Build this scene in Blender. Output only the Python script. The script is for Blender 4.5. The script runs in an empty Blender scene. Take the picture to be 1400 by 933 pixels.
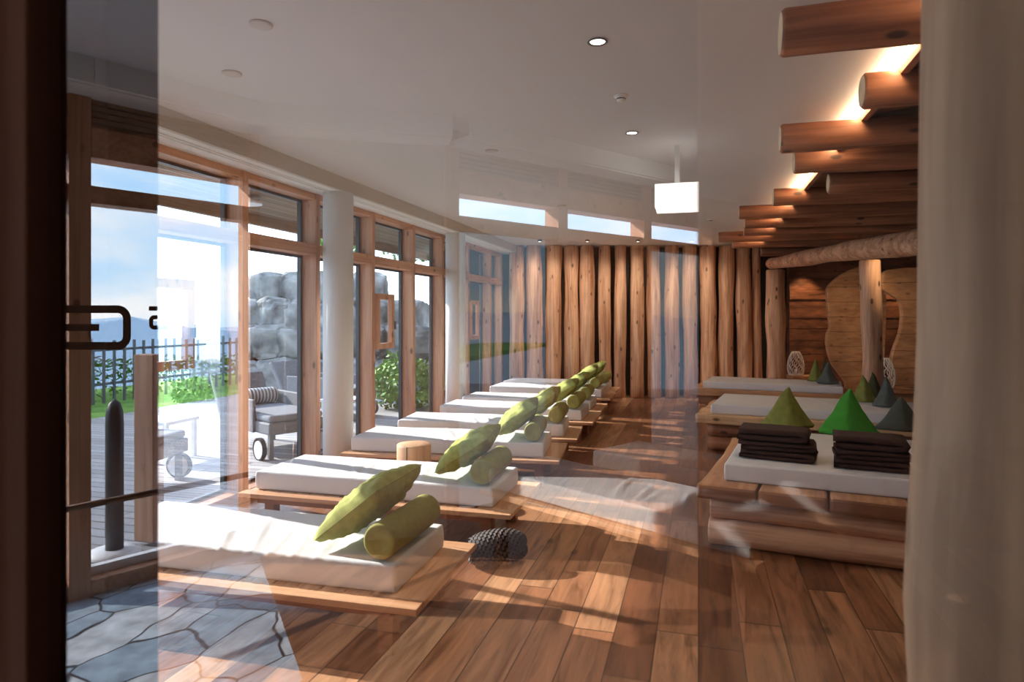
import bpy, math, random
from mathutils import Vector, Matrix, noise
R = math.radians
PI = math.pi
C = bpy.context.scene.collection
SC = bpy.context.scene

# ------------------------------------------------------------------ camera frame helpers
FPX, HZ, EYE = 900.0, 433.0, 1.6
YAW = math.atan(255 / 900)
CA, SA = math.cos(YAW), math.sin(YAW)
def P(px, py, z):
    """world point at height z seen at pixel"""
    d = (EYE - z) * FPX / (py - HZ)
    lat = d * (px - 700) / FPX
    return Vector((lat * CA - d * SA, d * CA + lat * SA, z))
def D(px, d, z=0.0):
    lat = d * (px - 700) / FPX
    return Vector((lat * CA - d * SA, d * CA + lat * SA, z))
GY = 0.6                      # plane of the glass partition the camera looks through

# ------------------------------------------------------------------ materials
M = {}
def newmat(name):
    m = bpy.data.materials.new(name); m.use_nodes = True
    n = m.node_tree.nodes; n.clear()
    out = n.new('ShaderNodeOutputMaterial')
    b = n.new('ShaderNodeBsdfPrincipled')
    m.node_tree.links.new(b.outputs[0], out.inputs[0])
    M[name] = m
    return m, m.node_tree, b, out
def nd(t, typ, **kw):
    x = t.nodes.new(typ)
    for k, v in kw.items():
        if k.startswith('i_'):
            key = k[2:]
            key = int(key) if key.isdigit() else key.replace('_', ' ')
            x.inputs[key].default_value = v
        else:
            setattr(x, k, v)
    return x
def ramp(t, fac, stops):
    r = t.nodes.new('ShaderNodeValToRGB')
    e = r.color_ramp.elements
    while len(e) < len(stops): e.new(0.5)
    for i, (p, c) in enumerate(stops):
        e[i].position = p; e[i].color = (c[0], c[1], c[2], 1)
    t.links.new(fac, r.inputs[0])
    return r.outputs[0]
def math_(t, op, a, b=None, c=None):
    x = t.nodes.new('ShaderNodeMath'); x.operation = op
    for i, v in enumerate((a, b, c)):
        if v is None: continue
        if isinstance(v, (int, float)): x.inputs[i].default_value = v
        else: t.links.new(v, x.inputs[i])
    return x.outputs[0]
def mixc(t, fac, a, b, mode='MIX'):
    x = t.nodes.new('ShaderNodeMix'); x.data_type = 'RGBA'; x.blend_type = mode
    for k, v in ((0, fac), (6, a), (7, b)):
        if isinstance(v, (int, float)): x.inputs[k].default_value = v
        elif isinstance(v, (tuple, list)): x.inputs[k].default_value = (*v, 1)
        else: t.links.new(v, x.inputs[k])
    return x.outputs[2]
def bump(t, b, h, s, dist=0.01):
    x = nd(t, 'ShaderNodeBump'); x.inputs['Strength'].default_value = s; x.inputs['Distance'].default_value = dist
    t.links.new(h, x.inputs['Height']); t.links.new(x.outputs[0], b.inputs['Normal'])
def coords(t, scale, rnd=True, space='Object'):
    tc = nd(t, 'ShaderNodeTexCoord'); mp = nd(t, 'ShaderNodeMapping')
    mp.inputs['Scale'].default_value = scale
    t.links.new(tc.outputs[space], mp.inputs[0])
    if rnd:
        oi = nd(t, 'ShaderNodeObjectInfo')
        cx = nd(t, 'ShaderNodeCombineXYZ')
        k = math_(t, 'MULTIPLY', oi.outputs['Random'], 37.0)
        for i in range(3): t.links.new(k, cx.inputs[i])
        t.links.new(cx.outputs[0], mp.inputs['Location'])
    return mp.outputs[0]
def wood(name, dark, light, axis, rough=0.55, knots=0.9, s=9.0, knotcol=None, bmp=0.25):
    m, t, b, o = newmat(name)
    sc = [s] * 3; sc[axis] = s / 11
    v = coords(t, sc)
    n1 = nd(t, 'ShaderNodeTexNoise', i_Scale=1.0, i_Detail=6.0, i_Roughness=0.6, i_Distortion=0.6)
    t.links.new(v, n1.inputs['Vector'])
    sc2 = [s * 5] * 3; sc2[axis] = s / 6
    v2 = coords(t, sc2)
    n2 = nd(t, 'ShaderNodeTexNoise', i_Scale=1.0, i_Detail=4.0); t.links.new(v2, n2.inputs['Vector'])
    f = math_(t, 'ADD', math_(t, 'MULTIPLY', n1.outputs[0], 0.65), math_(t, 'MULTIPLY', n2.outputs[0], 0.35))
    col = ramp(t, f, [(0.38, dark), (0.50, tuple(0.45 * a + 0.55 * b2 for a, b2 in zip(dark, light))), (0.60, light)])
    if knots:
        sc3 = [7.0] * 3; sc3[axis] = 3.2
        v3 = coords(t, sc3)
        vo = nd(t, 'ShaderNodeTexVoronoi', i_Scale=1.0); t.links.new(v3, vo.inputs['Vector'])
        kf = ramp(t, vo.outputs['Distance'], [(0.10, (knots,) * 3), (0.17, (0.0,) * 3)])
        kc = knotcol or tuple(c * 0.25 for c in dark)
        col = mixc(t, kf, col, kc)
    t.links.new(col, b.inputs['Base Color'])
    b.inputs['Roughness'].default_value = rough
    bump(t, b, f, bmp, 0.006)
    return m
def plain(name, c, rough=0.6, metal=0.0, nz=0.0, ns=20, bmp=0.0):
    m, t, b, o = newmat(name)
    b.inputs['Base Color'].default_value = (*c, 1)
    b.inputs['Roughness'].default_value = rough; b.inputs['Metallic'].default_value = metal
    if nz or bmp:
        v = coords(t, (1, 1, 1))
        n = nd(t, 'ShaderNodeTexNoise', i_Scale=float(ns), i_Detail=5.0); t.links.new(v, n.inputs['Vector'])
        if nz:
            col = ramp(t, n.outputs[0], [(0.3, tuple(x * (1 - nz) for x in c)), (0.7, tuple(min(1, x * (1 + nz)) for x in c))])
            t.links.new(col, b.inputs['Base Color'])
        if bmp: bump(t, b, n.outputs[0], bmp, 0.004)
    return m
def emit(name, c, s):
    m, t, b, o = newmat(name)
    e = nd(t, 'ShaderNodeEmission'); e.inputs[0].default_value = (*c, 1); e.inputs[1].default_value = s
    t.links.new(e.outputs[0], o.inputs[0]); return m
def glass(name, r, tint=(1, 1, 1)):
    m, t, b, o = newmat(name)
    tr = nd(t, 'ShaderNodeBsdfTransparent'); tr.inputs[0].default_value = (*tint, 1)
    gl = nd(t, 'ShaderNodeBsdfGlossy'); gl.inputs['Roughness'].default_value = 0.0
    mx = nd(t, 'ShaderNodeMixShader'); mx.inputs[0].default_value = r
    t.links.new(tr.outputs[0], mx.inputs[1]); t.links.new(gl.outputs[0], mx.inputs[2])
    t.links.new(mx.outputs[0], o.inputs[0]); return m

PIND, PINL = (0.42, 0.18, 0.09), (0.68, 0.36, 0.20)
for ax, n in enumerate('xyz'):
    wood('pine_' + n, PIND, PINL, ax, 0.5)
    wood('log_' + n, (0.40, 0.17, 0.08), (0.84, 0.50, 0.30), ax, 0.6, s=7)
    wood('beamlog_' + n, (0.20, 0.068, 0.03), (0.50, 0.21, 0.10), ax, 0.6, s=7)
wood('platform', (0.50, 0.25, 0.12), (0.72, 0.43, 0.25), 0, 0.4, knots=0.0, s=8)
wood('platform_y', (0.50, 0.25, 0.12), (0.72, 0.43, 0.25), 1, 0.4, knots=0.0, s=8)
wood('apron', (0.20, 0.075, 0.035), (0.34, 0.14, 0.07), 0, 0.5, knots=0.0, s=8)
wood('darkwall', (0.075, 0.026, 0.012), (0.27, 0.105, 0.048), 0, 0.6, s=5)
wood('darkframe', (0.055, 0.026, 0.017), (0.085, 0.042, 0.027), 2, 0.9, knots=0.0)
wood('darkframe2', (0.105, 0.048, 0.031), (0.14, 0.066, 0.043), 2, 0.9, knots=0.0)
wood('neartrunk', (0.28, 0.17, 0.095), (0.56, 0.38, 0.235), 2, 0.6, knots=0.4, s=5)
wood('panel', (0.36, 0.16, 0.07), (0.66, 0.35, 0.17), 0, 0.5, s=4, knots=0.5)
wood('liveedge', (0.48, 0.25, 0.11), (0.80, 0.52, 0.28), 0, 0.55, s=6)
wood('endplank', (0.20, 0.08, 0.035), (0.40, 0.18, 0.085), 0, 0.55, s=6, knots=0.3)
wood('endplank_top', (0.35, 0.16, 0.07), (0.60, 0.32, 0.16), 1, 0.5, s=6, knots=0.3)
wood('greywood', (0.32, 0.17, 0.11), (0.52, 0.32, 0.22), 2, 0.7, s=8, knots=0.3)
wood('soffitwood', (0.20, 0.13, 0.08), (0.36, 0.25, 0.16), 1, 0.7, s=8, knots=0.0)
wood('stump', (0.55, 0.30, 0.16), (0.80, 0.52, 0.32), 2, 0.6, s=6, knots=0.3)
for nm_, st_ in (('panel', 0.27), ('darkwall', 0.23)):
    t_ = M[nm_].node_tree; b_ = [n for n in t_.nodes if n.type == 'BSDF_PRINCIPLED'][0]
    src = b_.inputs['Base Color'].links[0].from_socket
    tc_ = nd(t_, 'ShaderNodeTexCoord'); sp__ = nd(t_, 'ShaderNodeSeparateXYZ'); t_.links.new(tc_.outputs['Object'], sp__.inputs[0])
    nn_ = nd(t_, 'ShaderNodeTexNoise', i_Scale=1.5, i_Detail=3.0); t_.links.new(tc_.outputs['Object'], nn_.inputs['Vector'])
    fr = math_(t_, 'FRACT', math_(t_, 'DIVIDE', math_(t_, 'ADD', sp__.outputs[2], math_(t_, 'MULTIPLY', nn_.outputs[0], 0.06)), st_))
    t_.links.new(mixc(t_, math_(t_, 'MULTIPLY', math_(t_, 'LESS_THAN', fr, 0.03), 0.85), src, (0.03, 0.012, 0.006)), b_.inputs['Base Color'])
plain('endgrain', (0.72, 0.50, 0.30), 0.7, nz=0.2, ns=14)
plain('cream_end', (0.80, 0.66, 0.42), 0.7, nz=0.15, ns=10)
plain('ceiling', (0.68, 0.69, 0.70), 0.9)
plain('white_plaster', (0.84, 0.84, 0.82), 0.85)
plain('soffit', (0.84, 0.85, 0.84), 0.8)
plain('fascia', (0.60, 0.56, 0.51), 0.85)
plain('beige_wall', (0.55, 0.50, 0.45), 0.9)
plain('mattress', (0.72, 0.735, 0.76), 0.85, nz=0.03, ns=8, bmp=0.15)
plain('mattress_side', (0.78, 0.76, 0.75), 0.85, bmp=0.15)
plain('sage', (0.40, 0.44, 0.12), 0.95, nz=0.18, ns=25, bmp=0.5)
plain('sage_roll', (0.34, 0.33, 0.09), 0.95, nz=0.12, ns=30, bmp=0.4)
plain('olive', (0.23, 0.25, 0.055), 0.95, nz=0.2, ns=20, bmp=0.4)
plain('green', (0.05, 0.30, 0.025), 0.95, nz=0.1, ns=20, bmp=0.4)
plain('slate', (0.10, 0.115, 0.095), 0.95, nz=0.15, ns=20, bmp=0.4)
plain('darkolive', (0.085, 0.09, 0.035), 0.95, nz=0.15, ns=20, bmp=0.4)
plain('towel', (0.050, 0.022, 0.017), 1.0, nz=0.3, ns=60, bmp=0.6)
plain('black', (0.012, 0.012, 0.013), 0.5)
plain('gasket', (0.03, 0.035, 0.04), 0.4)
plain('darkmetal', (0.08, 0.06, 0.05), 0.35, metal=0.8)
plain('bronze', (0.16, 0.085, 0.05), 0.35, metal=0.6)
plain('decal', (0.085, 0.04, 0.022), 0.6)
plain('cane', (0.74, 0.69, 0.63), 0.7)
plain('cone', (0.055, 0.045, 0.042), 0.6, nz=0.3, ns=40)
plain('rattan', (0.16, 0.16, 0.17), 0.6, nz=0.4, ns=60, bmp=0.6)
plain('cushion_grey', (0.20, 0.21, 0.23), 0.9)
plain('white_paint', (0.85, 0.86, 0.88), 0.5)
plain('fence', (0.13, 0.14, 0.16), 0.7)
plain('leaf', (0.16, 0.30, 0.05), 0.6, nz=0.5, ns=6)
plain('leaf_pink', (0.42, 0.30, 0.32), 0.6, nz=0.5, ns=6)
plain('grass', (0.16, 0.34, 0.045), 0.9, nz=0.35, ns=3)
plain('rock', (0.20, 0.20, 0.19), 0.9, nz=0.75, ns=3.5, bmp=1.0)
plain('hill', (0.62, 0.76, 0.92), 1.0, nz=0.2, ns=0.01)  # pale blue distance haze put into the hills' base colour
glass('window_glass', 0.05)
glass('coated_glass', 0.27, (0.98, 0.99, 1.0))
glass('clear_glass', 0.03)
glass('back_face', 0.0)
glass('light_coated_glass', 0.10)
glass('sky_dimming_glass', 0.05, (0.13, 0.13, 0.125))  # dark tint added to weaken the sky these panes reflect into the partition
emit('downlight', (1.0, 0.86, 0.66), 14)
emit('led', (1.0, 0.70, 0.42), 26)
emit('led_soft', (1.0, 0.93, 0.85), 5)

# striped towel
m, t, b, o = newmat('striped')
v = coords(t, (1, 1, 1), rnd=False)
w = nd(t, 'ShaderNodeTexWave', i_Scale=7.0); t.links.new(v, w.inputs['Vector'])
t.links.new(ramp(t, w.outputs[0], [(0.45, (0.12, 0.11, 0.11)), (0.55, (0.75, 0.73, 0.70))]), b.inputs['Base Color'])

# floor planks run along Y, own tone each
def planks(name, wx, ly, cols, rough, axis=0, gap=(0.015, 0.006), grain=True, gapcol=0.25):
    m, t, b, o = newmat(name)
    tc = nd(t, 'ShaderNodeTexCoord'); sp = nd(t, 'ShaderNodeSeparateXYZ')
    t.links.new(tc.outputs['Object'], sp.inputs[0])
    x, y = (sp.outputs[0], sp.outputs[1]) if axis == 0 else (sp.outputs[1], sp.outputs[0])
    u = math_(t, 'DIVIDE', x, wx); row = math_(t, 'FLOOR', u)
    wn = nd(t, 'ShaderNodeTexWhiteNoise', noise_dimensions='1D'); t.links.new(row, wn.inputs['W'])
    vv = math_(t, 'ADD', math_(t, 'DIVIDE', y, ly), math_(t, 'MULTIPLY', wn.outputs[0], 7.3))
    cell = math_(t, 'FLOOR', vv)
    cx = nd(t, 'ShaderNodeCombineXYZ'); t.links.new(row, cx.inputs[0]); t.links.new(cell, cx.inputs[1])
    w2 = nd(t, 'ShaderNodeTexWhiteNoise', noise_dimensions='2D'); t.links.new(cx.outputs[0], w2.inputs['Vector'])
    col = ramp(t, w2.outputs[0], cols)
    mp = nd(t, 'ShaderNodeVectorMath', operation='MULTIPLY_ADD')
    mp.inputs[1].default_value = (14, 1.4, 1) if axis == 0 else (1.4, 14, 1)
    t.links.new(tc.outputs['Object'], mp.inputs[0]); 
    cm = nd(t, 'ShaderNodeVectorMath', operation='SCALE'); cm.inputs['Scale'].default_value = 9.7
    t.links.new(cx.outputs[0], cm.inputs[0]); t.links.new(cm.outputs[0], mp.inputs[2])
    n1 = nd(t, 'ShaderNodeTexNoise', i_Scale=1.0, i_Detail=7.0, i_Roughness=0.62, i_Distortion=1.0); t.links.new(mp.outputs[0], n1.inputs['Vector'])
    g = ramp(t, n1.outputs[0], [(0.32, (0.42, 0.37, 0.33)), (0.5, (1.0, 1.0, 1.0)), (0.68, (1.4, 1.36, 1.3))])
    if grain: col = mixc(t, 1.0, col, g, 'MULTIPLY')
    if grain:
        k = nd(t, 'ShaderNodeVectorMath', operation='MULTIPLY'); k.inputs[1].default_value = (4.2, 1.7, 1)
        t.links.new(tc.outputs['Object'], k.inputs[0])
        vo = nd(t, 'ShaderNodeTexVoronoi', i_Scale=1.0); t.links.new(k.outputs[0], vo.inputs['Vector'])
        kf = ramp(t, vo.outputs['Distance'], [(0.05, (0.85,) * 3), (0.12, (0.0,) * 3)])
        col = mixc(t, kf, col, (0.06, 0.025, 0.012))
    fu = math_(t, 'FRACT', u); fv = math_(t, 'FRACT', vv)
    e1 = math_(t, 'LESS_THAN', math_(t, 'MINIMUM', fu, math_(t, 'SUBTRACT', 1.0, fu)), gap[0])
    e2 = math_(t, 'LESS_THAN', math_(t, 'MINIMUM', fv, math_(t, 'SUBTRACT', 1.0, fv)), gap[1] / ly)
    e = math_(t, 'MAXIMUM', e1, e2)
    col = mixc(t, math_(t, 'MULTIPLY', e, 1 - gapcol), col, (0.03, 0.015, 0.01))
    t.links.new(col, b.inputs['Base Color'])
    b.inputs['Roughness'].default_value = rough
    bump(t, b, n1.outputs[0], 0.12, 0.004)
    return m
planks('floor_wood', 0.205, 1.9, [(0.0, (0.14, 0.055, 0.026)), (0.35, (0.235, 0.10, 0.048)), (0.7, (0.34, 0.16, 0.080)), (1.0, (0.54, 0.31, 0.17))], 0.33)
planks('deck_boards', 0.14, 3.5, [(0.0, (0.30, 0.30, 0.31)), (1.0, (0.46, 0.46, 0.47))], 0.8, axis=1, gap=(0.06, 0.006), grain=False)
planks('slat_boards', 0.07, 30, [(0.0, (0.20, 0.13, 0.08)), (1.0, (0.34, 0.24, 0.15))], 0.8, axis=0, gap=(0.12, 0.001), grain=False, gapcol=0.1)

for n_ in ('darkframe', 'darkframe2'):
    [n for n in M[n_].node_tree.nodes if n.type == 'BSDF_PRINCIPLED'][0].inputs['Specular IOR Level'].default_value = 0.05
m, t, b, o = newmat('flagstone')
v = coords(t, (3.3, 2.2, 1), rnd=False)
nz = nd(t, 'ShaderNodeTexNoise', i_Scale=1.2, i_Detail=2.0); t.links.new(v, nz.inputs['Vector'])
vm = nd(t, 'ShaderNodeVectorMath', operation='MULTIPLY_ADD'); vm.inputs[1].default_value = (0.5, 0.5, 0)
t.links.new(nz.outputs['Color'], vm.inputs[0]); t.links.new(v, vm.inputs[2])
ve = nd(t, 'ShaderNodeTexVoronoi', feature='DISTANCE_TO_EDGE', i_Scale=1.0, i_Randomness=1.0); t.links.new(vm.outputs[0], ve.inputs['Vector'])
vc = nd(t, 'ShaderNodeTexVoronoi', i_Scale=1.0, i_Randomness=1.0); t.links.new(vm.outputs[0], vc.inputs['Vector'])
vs = nd(t, 'ShaderNodeSeparateXYZ'); t.links.new(vc.outputs['Color'], vs.inputs[0])
sc = ramp(t, vs.outputs[0], [(0.0, (0.34, 0.46, 0.58)), (0.5, (0.50, 0.60, 0.70)), (1.0, (0.78, 0.82, 0.86))])
n3 = nd(t, 'ShaderNodeTexNoise', i_Scale=30.0, i_Detail=5.0)
sc = mixc(t, 1.0, sc, ramp(t, n3.outputs[0], [(0.3, (0.6, 0.6, 0.6)), (0.7, (1.2, 1.2, 1.2))]), 'MULTIPLY')
ef = ramp(t, ve.outputs['Distance'], [(0.010, (1, 1, 1)), (0.024, (0, 0, 0))])
t.links.new(mixc(t, ef, sc, (0.03, 0.032, 0.035)), b.inputs['Base Color'])
b.inputs['Roughness'].default_value = 0.45
bump(t, b, n3.outputs[0], 0.3, 0.004)

# ------------------------------------------------------------------ mesh builder
MIR = False
def mir(v):
    return Vector((v[0], 2 * GY - v[1], v[2])) if MIR else Vector(v)
class MB:
    def __init__(s): s.v = []; s.f = []; s.mi = []; s.cur = 0
    def add(s, vs, fs, mi=None):
        k = len(s.v); s.v += [Vector(v) for v in vs]; s.f += [tuple(k + i for i in f) for f in fs]
        s.mi += [s.cur if mi is None else mi] * len(fs); return s
    def box(s, a, b_, mi=None):
        x0, y0, z0 = a; x1, y1, z1 = b_
        return s.add([(x0,y0,z0),(x1,y0,z0),(x1,y1,z0),(x0,y1,z0),(x0,y0,z1),(x1,y0,z1),(x1,y1,z1),(x0,y1,z1)],
                     [(0,3,2,1),(4,5,6,7),(0,1,5,4),(1,2,6,5),(2,3,7,6),(3,0,4,7)], mi)
    def bar(s, p, q, w, z0, z1, off=0.0, mi=None):
        """upright board from plan point p to q, thickness w, shifted off to the left of travel"""
        p = Vector(p[:2]); q = Vector(q[:2]); d = (q - p).normalized(); n = Vector((-d.y, d.x))
        a = p + n * (off - w / 2); b_ = p + n * (off + w / 2); c = q + n * (off + w / 2); e = q + n * (off - w / 2)
        vs = [(*a, z0), (*e, z0), (*c, z0), (*b_, z0), (*a, z1), (*e, z1), (*c, z1), (*b_, z1)]
        return s.add(vs, [(0,3,2,1),(4,5,6,7),(0,1,5,4),(1,2,6,5),(2,3,7,6),(3,0,4,7)], mi)
    def prism(s, poly, z0, z1, mi=None, mtop=None):
        n = len(poly)
        s.add([(x, y, z0) for x, y in poly] + [(x, y, z1) for x, y in poly],
              [(i, (i + 1) % n, n + (i + 1) % n, n + i) for i in range(n)], mi)
        k = len(s.v) - 2 * n
        s.f += [tuple(k + i for i in reversed(range(n))), tuple(k + n + i for i in range(n))]
        s.mi += [mi if mi is not None else s.cur, mtop if mtop is not None else (mi if mi is not None else s.cur)]
        return s
    def tube(s, path, r, n=10, caps=True, mi=None, capmi=None, wob=0.0, seed=0, oval=1.0):
        path = [Vector(p) for p in path]; N = len(path)
        rs = r if isinstance(r, (list, tuple)) else [r] * N
        k = len(s.v); up = None
        for i, p in enumerate(path):
            t_ = (path[min(i + 1, N - 1)] - path[max(i - 1, 0)]).normalized()
            if up is None:
                up = t_.orthogonal().normalized()
            up = (up - t_ * up.dot(t_)).normalized(); sd = t_.cross(up)
            for j in range(n):
                a = 2 * PI * j / n
                rr = rs[i]
                if wob:
                    q = Vector((math.cos(a) * 0.9, math.sin(a) * 0.9, i * 0.33 + seed * 7.1))
                    rr *= 1 + wob * noise.noise(q) * 2
                s.v.append(p + up * math.cos(a) * rr + sd * math.sin(a) * rr * oval)
        for i in range(N - 1):
            for j in range(n):
                a, b_ = k + i * n + j, k + i * n + (j + 1) % n
                s.f.append((a, b_, b_ + n, a + n)); s.mi.append(s.cur if mi is None else mi)
        if caps:
            s.f.append(tuple(k + j for j in reversed(range(n)))); s.mi.append(capmi if capmi is not None else (mi or s.cur))
            s.f.append(tuple(k + (N - 1) * n + j for j in range(n))); s.mi.append(capmi if capmi is not None else (mi or s.cur))
        return s
    def log(s, p, q, r0, r1=None, seed=0, n=20, seg=14, wob=0.05, bow=0.02, capmi=1, knots=True):
        p = Vector(p); q = Vector(q); r1 = r0 if r1 is None else r1
        d = (q - p); L = d.length; t_ = d.normalized()
        u = t_.orthogonal().normalized(); w = t_.cross(u)
        path = []; rs = []
        e = min(0.02, r0 * 0.15)
        ts = [0, e / L] + [e / L + (1 - 2 * e / L) * i / seg for i in range(1, seg)] + [1 - e / L, 1]
        rnd = random.Random(seed)
        ph1, ph2 = rnd.random() * 6, rnd.random() * 6
        for i, a in enumerate(ts):
            path.append(p + d * a + u * math.sin(a * 3.1 + ph1) * bow + w * math.sin(a * 4.3 + ph2) * bow)
            rr = r0 + (r1 - r0) * a
            rr *= 1 + 0.05 * math.sin(a * 9 + ph1) + 0.03 * math.sin(a * 17 + ph2)
            if i in (0, len(ts) - 1): rr *= 0.88
            rs.append(rr)
        return s.tube(path, rs, n, True, 0, capmi, wob, seed)
    def lathe(s, prof, c, n=24, axis='z', mi=None, cap=True):
        c = Vector(c); k = len(s.v)
        for r, h in prof:
            for j in range(n):
                a = 2 * PI * j / n
                x, y = r * math.cos(a), r * math.sin(a)
                s.v.append(c + (Vector((x, y, h)) if axis == 'z' else Vector((x, h, y)) if axis == 'y' else Vector((h, x, y))))
        for i in range(len(prof) - 1):
            for j in range(n):
                a, b_ = k + i * n + j, k + i * n + (j + 1) % n
                s.f.append((a, b_, b_ + n, a + n)); s.mi.append(s.cur if mi is None else mi)
        if cap:
            s.f.append(tuple(k + j for j in reversed(range(n)))); s.f.append(tuple(k + (len(prof) - 1) * n + j for j in range(n)))
            s.mi += [s.cur if mi is None else mi] * 2
        return s
    def build(s, name, mats, parent=None, smooth=False, loc=None, bevel=0.0, mirror=None):
        """verts are in parent/world space; loc = origin"""
        mm = MIR if mirror is None else mirror
        loc = Vector(loc) if loc is not None else Vector((0, 0, 0))
        if mm: loc = Vector((loc.x, 2 * GY - loc.y, loc.z)) if parent is None else loc
        vs = []
        for v in s.v:
            if mm and parent is None: v = Vector((v.x, 2 * GY - v.y, v.z))
            elif mm: v = Vector((v.x, -v.y, v.z))
            vs.append(v - loc)
        fs = [tuple(reversed(f)) for f in s.f] if mm else s.f
        me = bpy.data.meshes.new(name); me.from_pydata(vs, [], fs)
        if not isinstance(mats, (list, tuple)): mats = [mats]
        for m_ in mats: me.materials.append(M[m_])
        me.polygons.foreach_set('material_index', [min(i, len(mats) - 1) for i in s.mi])
        if smooth: me.polygons.foreach_set('use_smooth', [len(f) <= 4 for f in fs])
        me.update()
        o = bpy.data.objects.new(name, me); C.objects.link(o); o.location = loc
        if parent: o.parent = parent
        if bevel:
            bm = o.modifiers.new('bevel', 'BEVEL'); bm.width = bevel; bm.segments = 2; bm.limit_method = 'ANGLE'
        return o
def tag(o, label=None, cat=None, group=None, kind=None):
    if label: o['label'] = label
    if cat: o['category'] = cat
    if group: o['group'] = group
    if kind: o['kind'] = kind
    return o
def empty(name, loc, rz=0.0, label=None, cat=None, group=None, kind=None):
    o = bpy.data.objects.new(name, None); C.objects.link(o)
    l = Vector(loc)
    if MIR: l = Vector((l.x, 2 * GY - l.y, l.z)); rz = -rz
    o.location = l; o.rotation_euler = (0, 0, rz); o.empty_display_size = 0.1
    return tag(o, label, cat, group, kind)
def struct(o): o['kind'] = 'structure'; return o
def copy_tree(o, parent=None):
    kids = [c for c in C.objects if c.parent == o]
    c = o.copy(); C.objects.link(c); c.parent = parent
    for k in kids: copy_tree(k, c)
    return c

# ------------------------------------------------------------------ room shell
CEIL, SOF = 3.0, 2.86
WX = -3.77
back = lambda px: D(px, 13.15)
bL, bR = back(640), back(1500)
NEARX = -4.35
# main room floor
poly = [(-4.0, GY), (4.6, GY), (4.6, 14.6), (bL.x, bL.y)]
struct(MB().prism([(-3.96, GY - 0.02), (5.0, GY - 0.02), (5.0, 16.5), (-3.96, 12.9)], -0.12, 0).build('floor', 'floor_wood'))
struct(MB().prism([(-3.43, GY), (5.0, GY), (5.0, 16.5), (-3.43, 13.0)], CEIL, CEIL + 0.15).build('ceiling', 'ceiling'))
struct(MB().box((-3.47, GY, SOF), (-3.43, 12.75, CEIL + 0.1)).build('trim_1', 'fascia'))
sf = MB().box((-3.96, GY, SOF), (-3.47, 12.9, SOF + 0.05)).box((-3.60, GY, SOF - 0.006), (-3.597, 12.7, SOF)).box((-3.55, GY, SOF - 0.006), (-3.548, 12.7, SOF))
struct(sf.build('trim_2', ['soffit', 'gasket']))
# back wall behind logs
b0, b1 = D(600, 13.42), D(1500, 13.42)
struct(MB().bar(b0, b1, 0.15, 0, CEIL + 0.1, -0.0).build('wall_back', 'black'))
struct(MB().box((5.0, GY, 0), (5.15, 17, CEIL + 0.1)).build('wall_right', 'beige_wall'))
# partition left and right of the glass
struct(MB().box((-4.6, GY, 0), (-0.95, GY + 0.12, CEIL + 0.1)).build('wall_left', 'beige_wall'))
struct(MB().box((1.25, GY, 0), (5.0, GY + 0.12, CEIL + 0.1)).build('wall_front', 'beige_wall'))
struct(MB().box((-0.95, GY, 2.9), (1.25, GY + 0.12, CEIL + 0.1)).build('trim_3', 'darkframe'))

# ------------------------------------------------------------------ window wall
mull = [0.72, 1.50, 2.63, 3.76, 4.89, 6.02, 7.225, 8.40, 9.47, 10.64, 11.88, 12.62]
def vent(parent, y0, z0, w, h, lo=Vector((0, 0, 0))):
    f = MB(); x0, x1 = -3.80, -3.735; t_ = 0.07
    f.box((x0, y0, z0), (x1, y0 + w, z0 + t_)); f.box((x0, y0, z0 + h - t_), (x1, y0 + w, z0 + h))
    f.box((x0, y0, z0 + t_), (x1, y0 + t_, z0 + h - t_)); f.box((x0, y0 + w - t_, z0 + t_), (x1, y0 + w, z0 + h - t_))
    o = f.build('vent_frame', 'pine_z', parent, loc=(0, 0, 0), bevel=0.006)
    h_ = MB().box((-3.72, y0 + w - 0.05, z0 + h * 0.35), (-3.70, y0 + w - 0.03, z0 + h * 0.5)).build('handle', 'darkmetal', o)
    return o
for i in range(len(mull) - 1):
    y0, y1 = mull[i], mull[i + 1]
    w = empty('window_%d' % (i + 1), (0, 0, 0), kind='structure')
    MB().box((-3.99, y1 - 0.075, 0.0), (WX, y1, SOF)).build('mullion', 'pine_z', w, bevel=0.004)
    if i == 0: MB().box((-3.99, y0 - 0.075, 0.0), (WX, y0, SOF)).build('mullion', 'pine_z', w, bevel=0.004)
    MB().box((-3.98, y0, 2.23), (WX + 0.004, y1 - 0.075, 2.335)).build('transom', 'pine_y', w, bevel=0.004)
    MB().box((-3.98, y0, 0.0), (WX - 0.01, y1 - 0.075, 0.09)).build('sill', 'pine_y', w, bevel=0.004)
    MB().box((-3.98, y0, 2.80), (WX - 0.01, y1 - 0.075, SOF)).build('head', 'pine_y', w, bevel=0.004)
    g = MB()
    for (z0, z1) in ((0.09, 2.23), (2.335, 2.80)):
        a, b_ = y0 + 0.003, y1 - 0.078
        for q in (((-3.97, a, z0), (-3.93, a + 0.03, z1)), ((-3.97, b_ - 0.035, z0), (-3.93, b_, z1)),
                  ((-3.97, a, z0), (-3.93, b_, z0 + 0.025)), ((-3.97, a, z1 - 0.025), (-3.93, b_, z1))):
            g.box(*q)
    g.build('glazing_frame', 'gasket', w)
    gp = MB()
    for (z0, z1) in ((0.115, 2.205), (2.36, 2.775)):
        gp.add([(-3.95, y0 + .03, z0), (-3.95, y1 - .11, z0), (-3.95, y1 - .11, z1), (-3.95, y0 + .03, z1)], [(0, 1, 2, 3)])
    gp.build('glass', 'window_glass', w)
    if i in (3, 6, 9): vent(w, y0 + 0.0, 1.20, 0.46, 0.68)
for i, (cx, cy) in enumerate(((-3.55, 6.0), (-3.55, 9.38))):
    o = MB().lathe([(0.152, 0), (0.152, SOF)], (cx, cy, 0), 40).build('trim_%d' % (4 + i), 'white_plaster', smooth=True)
    struct(o)

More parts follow.
